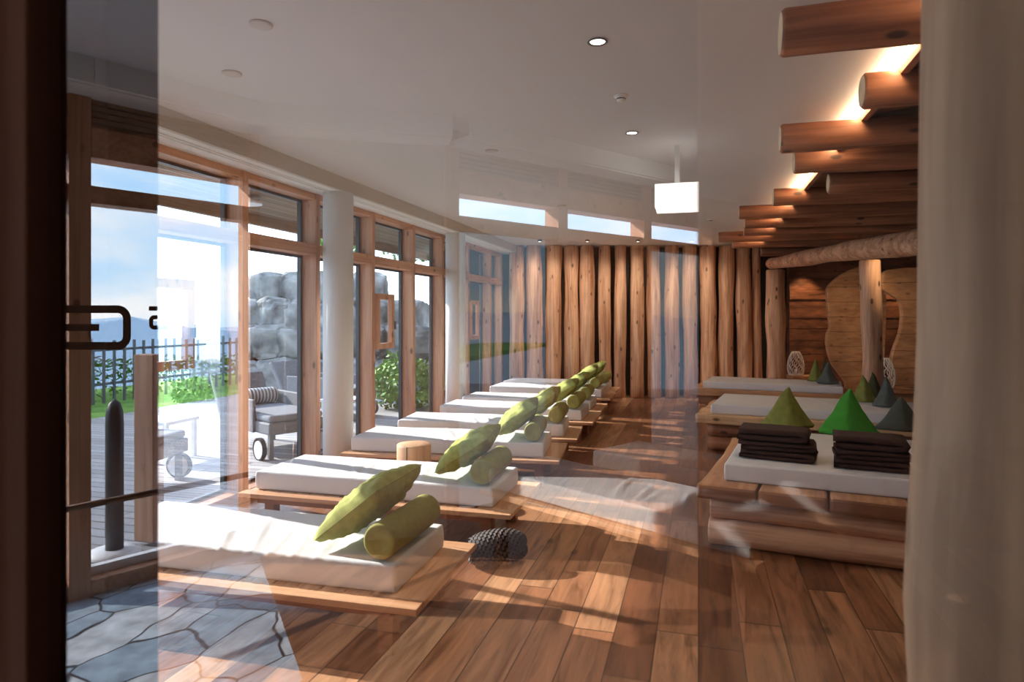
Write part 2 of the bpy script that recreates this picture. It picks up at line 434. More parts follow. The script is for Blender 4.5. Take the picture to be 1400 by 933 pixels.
# overhang outside
ov = MB().box((-5.55, GY, 2.93), (-3.99, 13.4, 3.05)); struct(ov.build('trim_6', 'slat_boards'))
struct(MB().box((-5.62, GY, 2.80), (-5.55, 13.4, 3.08)).build('trim_7', 'soffitwood'))
lp = MB().lathe([(0.02, 0.10), (0.02, 0.055), (0.13, 0.05), (0.15, 0.02), (0.15, 0.0)], (-4.75, 6.15, 2.83), 28)
tag(lp.build('soffit_lamp', 'white_paint', smooth=True), 'round white lamp hanging under the slatted eaves outside the window', 'lamp')

# ------------------------------------------------------------------ back wall of standing logs
ORD = ['first', 'second', 'third', 'fourth', 'fifth', 'sixth', 'seventh', 'eighth', 'ninth', 'tenth', 'eleventh', 'twelfth', 'thirteenth', 'fourteenth', 'fifteenth', 'sixteenth']
spans = [(695, 716), (720, 743), (745, 767), (772, 792), (793, 814), (818, 835), (839, 856), (862, 881), (885, 904), (909, 929), (933, 953), (957, 979), (982, 1003), (1007, 1028), (1030, 1042)]
for i, (a, b_) in enumerate(spans):
    d = 13.02; r = (b_ - a) / 2 * d / FPX
    c = D((a + b_) / 2, d)
    lean = random.Random(i).uniform(-0.03, 0.03)
    o = MB().log((0, 0, 0.0), (lean, lean * 0.3, CEIL), r * 1.0, r * 0.94, seed=i + 3, bow=0.010, wob=0.05).build('standing_log', ['log_z', 'endgrain'], smooth=True)
    o.location = c
    kind = 'thin' if r < 0.12 else ('stout' if r > 0.155 else 'round')
    tag(o, '%s peeled pine log standing in the back wall, %s counted from the window corner' % (kind, ORD[i]), 'log', 'standing logs of the back wall')
# tiny spots above the logs
for i, px in enumerate((738, 803, 872, 946)):
    c = D(px, 12.0, CEIL)
    o = MB().lathe([(0.028, 0), (0.028, -0.03), (0.035, -0.03), (0.035, 0.0)], (0, 0, 0), 14).build('spotlight', 'darkmetal', smooth=True); o.location = c
    MB().lathe([(0.02, -0.034), (0.001, -0.034)], (0, 0, 0), 12, cap=False).build('bulb', 'downlight', o)
    tag(o, 'tiny ceiling spotlight in front of the log wall, %s from the left' % ORD[i], 'spotlight', 'spotlights over the log wall')

# ------------------------------------------------------------------ ceiling fittings
for i, (px, py) in enumerate(((817, 56), (864, 181))):
    c = P(px, py, CEIL) if False else D(px, (CEIL - EYE) * FPX / (HZ - py), CEIL)
    o = MB().lathe([(0.047, -0.002), (0.052, -0.008), (0.042, -0.010), (0.038, 0.0)], (0, 0, 0), 28, cap=False).build('downlight', 'black', smooth=True); o.location = c
    MB().lathe([(0.038, -0.004), (0.001, -0.004)], (0, 0, 0), 20, cap=False).build('bulb', 'downlight', o)
    tag(o, ('larger' if i == 0 else 'smaller looking') + ' black rimmed recessed downlight, %s to the viewer' % ('nearer' if i == 0 else 'farther from' ), 'downlight', 'recessed downlights')
    o['label'] = 'black rimmed recessed ceiling downlight, the %s of the two lit ones' % ('nearer' if i == 0 else 'farther')
for i, (px, py) in enumerate(((849, 131), (971, 300))):
    c = D(px, (CEIL - EYE) * FPX / (HZ - py), CEIL)
    s_ = MB().lathe([(0.045, 0), (0.045, -0.008), (0.028, -0.014), (0.028, -0.032), (0.016, -0.04), (0.001, -0.04)], (0, 0, 0), 20).build('smoke_detector', 'soffit', smooth=True)
    s_.location = c
    MB().lathe([(0.030, -0.018), (0.030, -0.026)], (0, 0, 0), 16, cap=False).build('vent_ring', 'black', s_)
    tag(s_, 'small round smoke detector on the ceiling, %s' % ('between the two downlights' if i == 0 else 'near the tips of the far ceiling logs'), 'smoke detector', 'smoke detectors')
for i, (px, py) in enumerate(((357, 33), (317, 100), (672, 206), (768, 281))):
    c = D(px, (CEIL - EYE) * FPX / (HZ - py), CEIL)
    s_ = MB().lathe([(0.055, 0), (0.055, -0.006), (0.045, -0.009), (0.001, -0.009)], (0, 0, 0), 24).build('ceiling_disc', 'fascia', smooth=True)
    s_.location = c
    tag(s_, 'flat pale ceiling disc, %s' % ('nearest the top left of the picture', 'just below the topmost disc near the windows', 'in the middle of the ceiling', 'farthest back towards the log wall')[i], 'ceiling disc', 'ceiling discs')

# ------------------------------------------------------------------ ceiling logs on the right
cl = [ # px left, centre y, diameter px
 (1067, 44, 65, 'thickest, nearest the viewer'), (1178, 127, 46, 'short one with a pale rounded end'), (1066, 190, 40, None), (1085, 222, 31, None),
 (1132, 251, 28, 'short one set back behind the wedge board'), (1057, 271, 23, None), (1010, 291, 20, None), (1018, 306, 15, None), (1017, 317, 13, None), (982, 325, 14, None), (1001, 334, 13, None), (1040, 345, 12, None)]
for i, (px, py, dp, extra) in enumerate(cl):
    z = 2.84
    d = (z - EYE) * FPX / (HZ - py); c = D(px, d, z); r = dp / 2 * d / FPX * 0.98
    L = 4.6 - c.x
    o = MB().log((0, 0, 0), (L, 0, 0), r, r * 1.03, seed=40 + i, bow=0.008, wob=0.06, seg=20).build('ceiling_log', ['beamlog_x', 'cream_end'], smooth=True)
    o.location = c
    lab = 'round red-brown ceiling log over the daybeds, %s' % (extra or (ORD[i] + ' counted from the viewer'))
    tag(o, lab, 'log', 'ceiling logs over the daybeds')
# boards in the ceiling recess with LED light
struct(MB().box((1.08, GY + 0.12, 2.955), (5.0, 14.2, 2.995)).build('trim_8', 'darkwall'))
bd = MB()
for y0, y1 in ((2.2, 5.4), (5.6, 12.8)):
    bd.box((1.04, y0, 2.90), (1.08, y1, 2.995))
struct(bd.build('trim_9', 'beamlog_y'))
led = MB().box((1.005, 2.4, 2.945), (1.035, 12.6, 2.955)).build('led_strip', 'led'); tag(led, 'warm glowing LED strip along the ceiling board above the logs', 'LED strip')

# ------------------------------------------------------------------ right alcove
pw0, pw1 = D(1077, 13.25), D(1420, 13.25)
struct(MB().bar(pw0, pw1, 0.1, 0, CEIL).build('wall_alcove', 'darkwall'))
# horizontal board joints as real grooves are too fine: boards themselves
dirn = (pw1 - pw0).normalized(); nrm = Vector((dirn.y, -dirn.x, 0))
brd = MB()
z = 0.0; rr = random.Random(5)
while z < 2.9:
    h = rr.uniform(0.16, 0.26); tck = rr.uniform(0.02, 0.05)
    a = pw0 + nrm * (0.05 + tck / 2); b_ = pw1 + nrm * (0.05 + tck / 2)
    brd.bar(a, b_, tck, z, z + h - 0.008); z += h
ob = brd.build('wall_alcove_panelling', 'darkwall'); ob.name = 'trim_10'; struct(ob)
# big slanted log on posts
bl = D(1050, 12.2, 2.59); br = D(1275, 7.5, 2.475)
o = MB().log((0, 0, 0), br - bl, 0.105, 0.155, seed=70, bow=0.05, wob=0.06, seg=24).build('beam_log', ['log_x', 'endgrain'], smooth=True); o.location = bl
tag(o, 'long slanting rounded log resting on two log posts beside the alcove', 'log')
p1 = D(1061, 12.35); o = MB().log((0, 0, 0), (0, 0, 2.48), 0.18, 0.17, seed=71, bow=0.01).build('log_post', ['log_z', 'endgrain'], smooth=True); o.location = p1
tag(o, 'stout log post carrying the far end of the slanting log', 'log post')
p2 = D(1191, 9.2); o = MB().log((0, 0, 0), (0, 0, 2.39), 0.142, 0.134, seed=72, bow=0.015).build('log_post', ['log_z', 'endgrain'], smooth=True); o.location = p2
tag(o, 'weathered log post standing in front of the wavy wooden panel', 'log post')
# wavy panels
def wavy(pts, d, th, name, label):
    a = D(pts[0][0], d)
    rx = Vector((CA, SA, 0)); fy = Vector((-SA, CA, 0))
    vs = []
    # smooth outline
    N = len(pts); sm = []
    for i in range(N):
        p0, p1_, p2_, p3 = [Vector(pts[(i + k) % N]) for k in (-1, 0, 1, 2)]
        for s_ in range(5):
            t_ = s_ / 5
            sm.append(0.5 * ((2 * p1_) + (-p0 + p2_) * t_ + (2 * p0 - 5 * p1_ + 4 * p2_ - p3) * t_ ** 2 + (-p0 + 3 * p1_ - 3 * p2_ + p3) * t_ ** 3))
    n = len(sm)
    for k in (0, 1):
        for q in sm:
            w = D(q.x, d, EYE - (q.y - HZ) * d / FPX) + fy * th * k
            vs.append(w - a)
    mb = MB(); mb.add(vs, [tuple(range(n)), tuple(reversed(range(n, 2 * n)))] + [(i, n + i, n + (i + 1) % n, (i + 1) % n) for i in range(n)])
    o = mb.build(name, 'panel', bevel=0.012); o.location = a
    tag(o, label, 'wooden panel', 'wavy wooden panels')
    return o
W1 = wavy([(1131, 405), (1133, 392), (1141, 383), (1152, 375), (1168, 367), (1185, 363), (1200, 370), (1210, 390), (1212, 430), (1210, 480), (1208, 520), (1206, 575), (1160, 575), (1157, 528), (1148, 512), (1137, 495), (1131, 474), (1131, 458), (1135, 447), (1133, 428)], 11.9, 0.09, 'wavy_panel', 'wavy edged honey coloured wooden panel partly behind the nearer log post')
W2 = wavy([(1207, 378), (1213, 370), (1224, 368), (1250, 366), (1290, 372), (1290, 450), (1290, 590), (1225, 590), (1220, 545), (1219, 500), (1222, 480), (1231, 455), (1234, 430), (1230, 412), (1218, 403), (1208, 395)], 10.4, 0.09, 'wavy_panel', 'wavy edged wooden panel at the right, rounded lobe at its top')
# niche wall lamps glow behind
for i, (px, dd, zz) in enumerate(((1106, 12.85, 2.56), (1165, 12.85, 2.56), (1240, 12.85, 2.56))):
    L = bpy.data.lights.new('alcove_spot', 'SPOT'); L.energy = 55; L.color = (1, 0.62, 0.33); L.spot_size = R(85); L.spot_blend = 0.7; L.shadow_soft_size = 0.03
    lo = bpy.data.objects.new('alcove_spot', L); C.objects.link(lo); lo.location = D(px, dd, zz + 0.1); lo.rotation_euler = (R(8), 0, 0)

# ------------------------------------------------------------------ soft goods
def mattress_mb(L, W, H, seed, wr=1.0, creases=None):
    mb = MB(); r = 0.014
    nx, ny, nz_ = int(L / 0.019), int(W / 0.019) + (1 if int(W / 0.019) == int(L / 0.019) else 0), 14
    rnd = random.Random(seed)
    cr = creases if creases is not None else [(rnd.uniform(0.35, 0.8) * L, rnd.uniform(-0.9, -0.3), rnd.uniform(0.006, 0.012), rnd.uniform(0.15, 0.6)) for _ in range(5)]
    def sh(x, y, z):
        p = Vector((x, y, z)); q = Vector((min(max(x, r), L - r), min(max(y, r), W - r), min(max(z, r), H - r)))
        d = p - q
        # map face points near the edges to the rounded box
        if d.length > 1e-9:
            p = q + d.normalized() * r
        n_ = noise.noise(Vector((x * 3 + seed, y * 3, z * 4))) * 0.005 * wr + noise.noise(Vector((x * 9 + seed, y * 9, z * 9))) * 0.0018 * wr
        if z > H * 0.95:
            e = min(x, L - x, y, W - y) / 0.12; e = max(0, min(1, e))
            p.z += n_ * 0.8 + 0.004 * e
            for (cx, sl, amp, sp) in cr:
                dd = (x - cx - sl * 0.6 * (y - W / 2)) / 0.018
                fade = math.exp(-((y / W - sp) / 0.32) ** 2)
                p.z += amp * wr * fade * (math.exp(-dd * dd) - 0.6 * math.exp(-(dd + 1.6) ** 2))
        elif z < H * 0.05: pass
        else:
            f = math.sin(PI * z / H)
            g = math.sin(x * 95 + 3 * noise.noise(Vector((x * 4, seed, 0)))) * 0.0022 * (z / H) ** 2 * wr
            if y < r or y > W - r: p.y += (-1 if y < r else 1) * (f * 0.004 + g + n_ * 0.5)
            g2 = math.sin(y * 95) * 0.002 * (z / H) ** 2 * wr
            if x < r or x > L - r: p.x += (-1 if x < r else 1) * (f * 0.004 + g2 + n_ * 0.5)
        return p
    def tick(n_, len_):
        e = [0, 0.15 * r / len_, 0.45 * r / len_, 0.8 * r / len_, 1.3 * r / len_]
        mid = [e[-1] + (1 - 2 * e[-1]) * i / (n_ - 8) for i in range(1, n_ - 8)]
        return e + mid + [1 - q for q in reversed(e)]
    def grid(fn, a, b_, mi):
        k = len(mb.v)
        ln = {nx: L, ny: W, nz_: H}
        ta, tb_ = tick(a, ln[a]), tick(b_, ln[b_])
        for i in range(a + 1):
            for j in range(b_ + 1): mb.v.append(fn(ta[i], tb_[j]))
        for i in range(a):
            for j in range(b_):
                q = k + i * (b_ + 1) + j
                mb.f.append((q, q + b_ + 1, q + b_ + 2, q + 1)); mb.mi.append(mi)
    grid(lambda u, v: sh(u * L, v * W, H), nx, ny, 0)
    grid(lambda u, v: sh(v * L, u * W, 0), ny, nx, 1)
    grid(lambda u, v: sh(v * L, 0, (1 - u) * H), nz_, nx, 1)
    grid(lambda u, v: sh(v * L, W, u * H), nz_, nx, 1)
    grid(lambda u, v: sh(0, v * W, u * H), nz_, ny, 1)
    grid(lambda u, v: sh(L, v * W, (1 - u) * H), nz_, ny, 1)
    return mb
def weld(o):
    w = o.modifiers.new('weld', 'WELD'); w.merge_threshold = 0.0005
    return o
def pillow_mb(w, h, t_, seed):
    """soft pillow in local XY plane, thickness along z"""
    mb = MB(); N = 30
    for sgn in (1, -1):
        k = len(mb.v)
        for i in range(N + 1):
            for j in range(N + 1):
                u, v = -1 + 2 * i / N, -1 + 2 * j / N
                e = max(0.0, (1 - u * u) * (1 - v * v))
                z = t_ / 2 * e ** 0.36
                pinch = 1 - 0.09 * (1 - v * v) * abs(u) ** 3
                pinch2 = 1 - 0.09 * (1 - u * u) * abs(v) ** 3
                q = Vector((u * 3 + seed, v * 3, sgn * 2.0))
                z += 0.018 * noise.noise(q) * e ** 0.3 + 0.012 * noise.noise(q * 2.6) * e ** 0.3 - 0.012 * max(0, 1 - abs(noise.noise(q * 1.3 + Vector((9, 9, 9)))) * 9) * e ** 0.3
                ang = math.atan2(v, u); z += 0.002 * math.sin(ang * 14 + seed) * e ** 0.5 * math.hypot(u, v)
                mb.v.append(Vector((u * w / 2 * pinch, v * h / 2 * pinch2, sgn * max(z, 0.001))))
        for i in range(N):
            for j in range(N):
                q = k + i * (N + 1) + j
                f = (q, q + N + 1, q + N + 2, q + 1)
                mb.f.append(f if sgn > 0 else tuple(reversed(f))); mb.mi.append(0)
    return mb
def bolster_mb(L, r):
    prof = [(0.001, 0.012), (r * 0.55, 0.006), (r * 0.86, 0.0), (r * 0.97, 0.006), (r, 0.02)]
    n = 14
    prof += [(r * (1 + 0.012 * math.sin(i * 1.9)), 0.02 + (L - 0.04) * i / n) for i in range(1, n)]
    prof += [(r, L - 0.02), (r * 0.97, L - 0.006), (r * 0.86, L), (r * 0.55, L - 0.006), (0.001, L - 0.012)]
    mb = MB().lathe(prof, (0, 0, 0), 36, 'y')
    for v in mb.v: v.z += noise.noise(v * 9) * 0.004; v.x += noise.noise(v * 7 + Vector((3, 3, 3))) * 0.004
    return mb
def flip(mb):
    mb.f = [tuple(reversed(f)) for f in mb.f]; return mb

# lounger prototype: origin at near-left corner of the platform on the floor; X = length, Y = width
PL, PW, PZ = 2.12, 0.90, 0.28
def make_lounger(seed):
    root = empty('lounger', (0, 0, 0))
    MB().prism([(0, 0), (PL, 0), (PL, 0.10), (0, 0.10)], PZ - 0.032, PZ).build('frame_rail', 'platform', root, bevel=0.004)
    MB().prism([(0, PW - 0.10), (PL, PW - 0.10), (PL, PW), (0, PW)], PZ - 0.032, PZ).build('frame_rail', 'platform', root, bevel=0.004)
    s_ = MB()
    n = 15
    for i in range(n):
        x0 = 0.13 * i + 0.02
        if x0 > PL - 0.30: break
        s_.box((x0, 0.102, PZ - 0.032), (x0 + 0.118, PW - 0.102, PZ - 0.004))
    s_.build('slat_deck', 'platform_y', root)
    MB().box((PL - 0.27, 0.102, PZ - 0.032), (PL, PW - 0.102, PZ)).build('end_board', 'platform_y', root, bevel=0.004)
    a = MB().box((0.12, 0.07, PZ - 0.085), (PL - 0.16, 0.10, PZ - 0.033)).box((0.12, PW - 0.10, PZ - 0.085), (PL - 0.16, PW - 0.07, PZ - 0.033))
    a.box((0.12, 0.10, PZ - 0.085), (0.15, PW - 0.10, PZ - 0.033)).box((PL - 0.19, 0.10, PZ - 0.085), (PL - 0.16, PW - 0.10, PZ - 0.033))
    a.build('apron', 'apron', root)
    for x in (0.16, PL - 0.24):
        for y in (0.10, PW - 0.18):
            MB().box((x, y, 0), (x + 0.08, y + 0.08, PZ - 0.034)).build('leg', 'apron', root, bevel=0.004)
    return root
MW, ML, MH = 0.66, 1.90, 0.135
def place(o, x, y, z=0, rz=0): o.location = (x, y, z); o.rotation_euler = (0, 0, rz); return o
lpos = [ # near-right platform corner X, Y ; rotation
 (-1.22, 2.73, 1.5), (-1.20, 4.20, 0.5), (-1.22, 5.88, 6.0), (-1.25, 6.98, 6.0), (-1.26, 8.12, 1.5), (-1.30, 9.10, 1.5), (-1.36, 10.56, 0.0), (-1.40, 11.50, 0.0)]
proto = make_lounger(0)
lname = ['nearest to the viewer', 'second from the viewer', 'third from the viewer', 'fourth from the viewer', 'fifth from the viewer', 'sixth from the viewer', 'seventh from the viewer', 'last one, against the log wall']
nearm = ['on the nearest', 'on the second', 'on the third', 'on the fourth', 'on the fifth', 'on the sixth', 'on the seventh', 'on the last']
mat_me = [mattress_mb(ML, MW, MH, 11 + i, 1.0) for i in range(3)]
mat_me[0] = mattress_mb(ML, MW, MH, 11, 1.3, [(0.75, -0.9, 0.016, 0.3), (0.95, -0.8, 0.013, 0.4), (1.12, -0.5, 0.007, 0.2), (1.25, -0.5, 0.006, 0.15), (1.4, -0.4, 0.005, 0.2)])
mat_ob = []; pil_ob = []; bol_ob = []
for i, (xr, yr, ang) in enumerate(lpos):
    rz = R(ang)
    o = proto if i == 0 else copy_tree(proto)
    ox, oy = xr - PL * math.cos(rz), yr - PL * math.sin(rz)
    place(o, ox, oy, 0, rz)
    tag(o, 'low wooden lounger platform with slats by the windows, ' + lname[i], 'lounger', 'wooden lounger platforms by the windows')
    def L2(x, y, z): return Vector((ox + x * math.cos(rz) - y * math.sin(rz), oy + x * math.sin(rz) + y * math.cos(rz), z))
    if i < 3:
        m_ = weld(mat_me[i].build('mattress', ['mattress', 'mattress_side'], smooth=True)); mat_ob.append(m_)
    else:
        m_ = mat_ob[i % 3].copy(); C.objects.link(m_)
    p_ = L2(0.06, 0.13, PZ); place(m_, p_.x, p_.y, PZ, rz)
    tag(m_, 'white covered mattress lying %s window side lounger' % nearm[i], 'mattress', 'white mattresses on the window side')
    if i < 2:
        b_ = bolster_mb(0.55 if i else 0.57, 0.088).build('bolster', 'sage_roll', smooth=True); bol_ob.append(b_)
        pm = pillow_mb(0.47, 0.50, 0.19, i * 5 + 1)
        q_ = weld(pm.build('pillow', 'sage', smooth=True)); pil_ob.append(q_)
    else:
        b_ = bol_ob[i % 2].copy(); C.objects.link(b_); q_ = pil_ob[i % 2].copy(); C.objects.link(q_)
    bx = ML - 0.095 + 0.02 * math.sin(i * 3)
    top = PZ + MH + 0.006
    c = L2(bx + 0.06, 0.15, top + 0.088 + 0.004); b_.location = c; b_.rotation_euler = (0, 0, rz + R((-2, 1, 2, -1, 0, 2, 1, -2)[i]))
    tag(b_, 'olive green bolster roll %s window side lounger' % nearm[i], 'bolster', 'green bolsters on the window side')
    tilt = R((38, 34, 36, 38, 33, 36, 38, 35)[i])
    c = L2(bx - 0.125, 0.43, top + 0.20); q_.location = c
    q_.rotation_euler = (R(3), -tilt, rz + R((-6, 3, 4, -3, 2, -2, 3, 0)[i]))
    tag(q_, 'pale green pillow leaning against the bolster %s window side lounger' % nearm[i], 'pillow', 'green pillows on the window side')

# ------------------------------------------------------------------ stump and pine cone
sp = D(566, 5.80); o = MB()
prof = [(0.145, 0.0), (0.150, 0.02), (0.150, 0.46), (0.147, 0.474), (0.140, 0.480), (0.001, 0.481)]
o.lathe(prof, (0, 0, 0), 36); 
ob = o.build('tree_stump', ['stump'], smooth=True); ob.location = (sp.x, sp.y, 0)
MB().box((-0.003, -0.153, 0.02), (0.004, -0.14, 0.474)).build('crack', 'black', ob)
tag(ob, 'round pale tree stump stool between the second and third lounger', 'stump')
def cone_mb():
    mb = MB(); mb.lathe([(0.001, -0.18), (0.05, -0.16), (0.075, -0.05), (0.075, 0.05), (0.05, 0.15), (0.001, 0.19)], (0, 0, 0), 16, 'x')
    n = 330; ga = PI * (3 - 5 ** 0.5)
    for i in range(n):
        t_ = (i + 0.5) / n; x = -0.17 + 0.36 * t_
        rad = 0.085 * math.sqrt(max(0.02, 1 - ((x - 0.0) / 0.195) ** 2)) + 0.002
        a = i * ga
        c = Vector((x, rad * math.cos(a), rad * math.sin(a)))
        out = Vector((-0.55 if x < 0.05 else -0.25, math.cos(a), math.sin(a))).normalized()
        tan = Vector((0, -math.sin(a), math.cos(a))); up = out.cross(tan)
        w, l, h = 0.017, 0.032, 0.007
        pts = [c - tan * w * 0.6 - up * h, c + tan * w * 0.6 - up * h, c + tan * w * 0.6 + up * h, c - tan * w * 0.6 + up * h,
               c + out * l - tan * w - up * h * 1.2, c + out * l + tan * w - up * h * 1.2, c + out * l * 0.95 + tan * w * 0.7 + up * h * 1.5, c + out * l * 0.95 - tan * w * 0.7 + up * h * 1.5]
        mb.add(pts, [(0, 3, 2, 1), (4, 5, 6, 7), (0, 1, 5, 4), (1, 2, 6, 5), (2, 3, 7, 6), (3, 0, 4, 7)])
    return mb
ob = cone_mb().build('pine_cone', 'cone'); cpos = D(680, 4.25); ob.location = (cpos.x, cpos.y, 0.108); ob.rotation_euler = (R(10), R(-4), R(25))
tag(ob, 'giant dark scaly pine cone lying on the plank floor', 'pine cone')

# ------------------------------------------------------------------ daybeds on the right
def pyramid_mb(w, h, seed, dep=None):
    dep = dep or w * 0.8
    mb = MB(); nh, n = 22, 40
    k = 0
    rows = []
    for i in range(nh + 1):
        t_ = i / nh
        s_ = (1 - t_) ** 0.92 * (1 - 0.10 * math.sin(PI * t_)) + 0.012
        if i == 0: s_ *= 0.90
        for j in range(n):
            a = 2 * PI * j / n
            e = 0.38 + 0.1 * t_
            cx = math.copysign(abs(math.cos(a)) ** e, math.cos(a)); sy = math.copysign(abs(math.sin(a)) ** e, math.sin(a))
            cx, sy = (cx - sy) / 1.9, (cx + sy) / 1.9
            p = Vector((cx * w / 2 * s_, sy * dep / 2 * s_, h * t_ + (0.012 if i == 1 else 0)))
            nn = noise.noise(Vector((p.x * 7 + seed, p.y * 7, p.z * 7))) * 0.016 * (1 - t_) + noise.noise(Vector((p.x * 20 + seed, p.y * 20, p.z * 12))) * 0.005
            p.x += nn; p.y += nn
            if t_ > 0.85: p.x += (t_ - 0.85) * 0.12 * math.sin(seed)
            mb.v.append(p)
    for i in range(nh):
        for j in range(n):
            a, b_ = i * n + j, i * n + (j + 1) % n
            mb.f.append((a, b_, b_ + n, a + n)); mb.mi.append(0)
    mb.f.append(tuple(reversed(range(n)))); mb.f.append(tuple(nh * n + j for j in range(n))); mb.mi += [0, 0]
    return mb
def cushion(pos, w, h, mat, label, rz=0, seed=0, dep=None):
    o = pyramid_mb(w * 1.12, h, seed, w * 0.62).build('pyramid_cushion', mat, smooth=True)
    o.location = pos; o.rotation_euler = (0, 0, rz)
    tag(o, label, 'cushion', 'pyramid cushions on the daybeds'); return o

# nearest daybed
A = R(-9.5)
def bedroot(x, y, rz, label):
    return empty('daybed', (x, y, 0), rz, label, 'daybed', 'log daybeds')
bed = bedroot(-0.02, 4.72, A, 'wide log daybed nearest the viewer, thick planks on two stacked logs')
W_, DP = 2.9, 1.95
for k, y in enumerate((0.16, 1.0, 1.82)):
    for j, (z, r) in enumerate(((0.095, 0.093), (0.262, 0.078))):
        MB().log((0.07 + 0.01 * j, y, z), (W_, y, z), r, r, seed=100 + k * 2 + j, wob=0.03, bow=0.002).build('base_log', ['log_x', 'cream_end'], bed, smooth=True)
x = 0.0
for k, w in enumerate((0.40, 0.43, 0.46, 0.44, 0.42, 0.42, 0.30)):
    rnd = random.Random(k + 9)
    mb = MB(); n = 16; L_ = []; R_ = []
    for i in range(n + 1):
        y = DP * i / n
        wv = 0.012 * noise.noise(Vector((y * 2, k, 0)))
        L_.append((x + (0.03 * math.sin(PI * i / n) if k == 0 else 0.003) + wv, y)); R_.append((x + w - 0.006 + 0.012 * noise.noise(Vector((y * 2, k + 1, 0))), y))
    mb.prism(R_[::-1][::-1] + L_[::-1], 0.345, 0.445, 0, 1)
    mb.build('plank', ['endplank', 'endplank_top'], bed, bevel=0.022)
    x += w
def world_of(root, x, y, z):
    c, s_ = math.cos(root.rotation_euler[2]), math.sin(root.rotation_euler[2])
    return Vector((root.location.x + x * c - y * s_, root.location.y + x * s_ + y * c, z))
mm = weld(mattress_mb(2.6, 1.55, 0.125, 31, 0.7, []).build('mattress', ['mattress', 'mattress_side'], smooth=True))
w0 = world_of(bed, 0.17, 0.17, 0.446); mm.location = w0; mm.rotation_euler = (0, 0, A)
tag(mm, 'wide white mattress on the nearest log daybed, under the brown towels', 'mattress', 'mattresses on the daybeds')

def simple_bed(x, y, rz, w, dp, label, ztop, mats, mlabel, mx, my, mw, seed, mh=0.11):
    b = bedroot(x, y, rz, label)
    n = 24
    front = [(w * i / n, 0.035 * noise.noise(Vector((w * i / n * 2.3, seed, 0))) ) for i in range(n + 1)]
    left = [(0.05 * noise.noise(Vector((seed, dp * i / 8 * 3, 3))), dp * i / 8) for i in range(8, 0, -1)]
    MB().prism(front + [(w, dp)] + left, ztop - 0.11, ztop, 0, 0).build('slab', mats, b, bevel=0.02)
    for k, yy in enumerate((0.2, dp - 0.25)):
        for j, (z, r) in enumerate(((0.085, 0.083), (ztop - 0.195, 0.078))):
            MB().log((0.12, yy, z), (w - 0.1, yy, z), r, r, seed=seed + k * 2 + j, wob=0.03, bow=0.002).build('base_log', ['beamlog_x', 'log_x'], b, smooth=True)
    m_ = weld(mattress_mb(w - mx - 0.1, mw, mh, seed, 0.8).build('mattress', ['mattress', 'mattress_side'], smooth=True))
    q = world_of(b, mx, my, ztop + 0.001); m_.location = q; m_.rotation_euler = (0, 0, rz)
    tag(m_, mlabel, 'mattress', 'mattresses on the daybeds')
    return b
c2 = P(950, 566, 0.45)
bed2 = simple_bed(c2.x, c2.y, R(-9), 3.0, 1.5, 'middle log daybed with a pale live-edge slab', 0.45, 'liveedge', 'white mattress on the middle daybed with the live-edge slab', 0.17, 0.10, 1.2, 51)
c3 = P(943, 531, 0.45)
bed3 = simple_bed(c3.x, c3.y, R(-9), 2.3, 1.15, 'farthest log daybed by the log wall', 0.45, 'panel', 'white mattress on the farthest daybed by the log wall', 0.20, 0.08, 0.98, 61)

# cushions near bed (z 0.577)
z1 = 0.446 + 0.13
def at(px, py, z): return P(px, py, z)
cushion(P(1076, 584, z1), 0.50, 0.37, 'olive', 'olive green pyramid cushion behind the left towel stack', R(10), 1, 0.36)
cushion(P(1160, 594, z1), 0.50, 0.40, 'green', 'bright green pyramid cushion on the nearest daybed', R(-4), 2, 0.38)
cushion(P(1232, 588, z1), 0.44, 0.30, 'slate', 'grey pyramid cushion half hidden by the foreground trunk', R(0), 3, 0.34)
z2 = 0.45 + 0.122
def cat(px, py, z, w, h, mat, lab, rz, sd): cushion(P(px, py, z), w, h, mat, lab, rz, sd, w * 0.8)
cat(1181, 549, z2, 0.30, 0.32, 'olive', 'olive pyramid cushion on the middle daybed', R(5), 4)
cat(1194, 543, z2, 0.30, 0.32, 'darkolive', 'dark olive pyramid cushion just behind the olive one on the middle daybed', R(20), 5)
cat(1212, 556, z2, 0.30, 0.34, 'slate', 'slate grey pyramid cushion on the middle daybed below the right lantern', R(-12), 6)
cat(1115, 521, z2, 0.24, 0.36, 'olive', 'olive pyramid cushion on the farthest daybed', R(5), 7)
cat(1128, 518, z2, 0.24, 0.36, 'darkolive', 'dark green pyramid cushion hidden behind the others on the farthest daybed', R(30), 8)
cat(1132, 525, z2, 0.31, 0.34, 'slate', 'slate grey pyramid cushion on the farthest daybed beside the wavy panel', R(-10), 9)

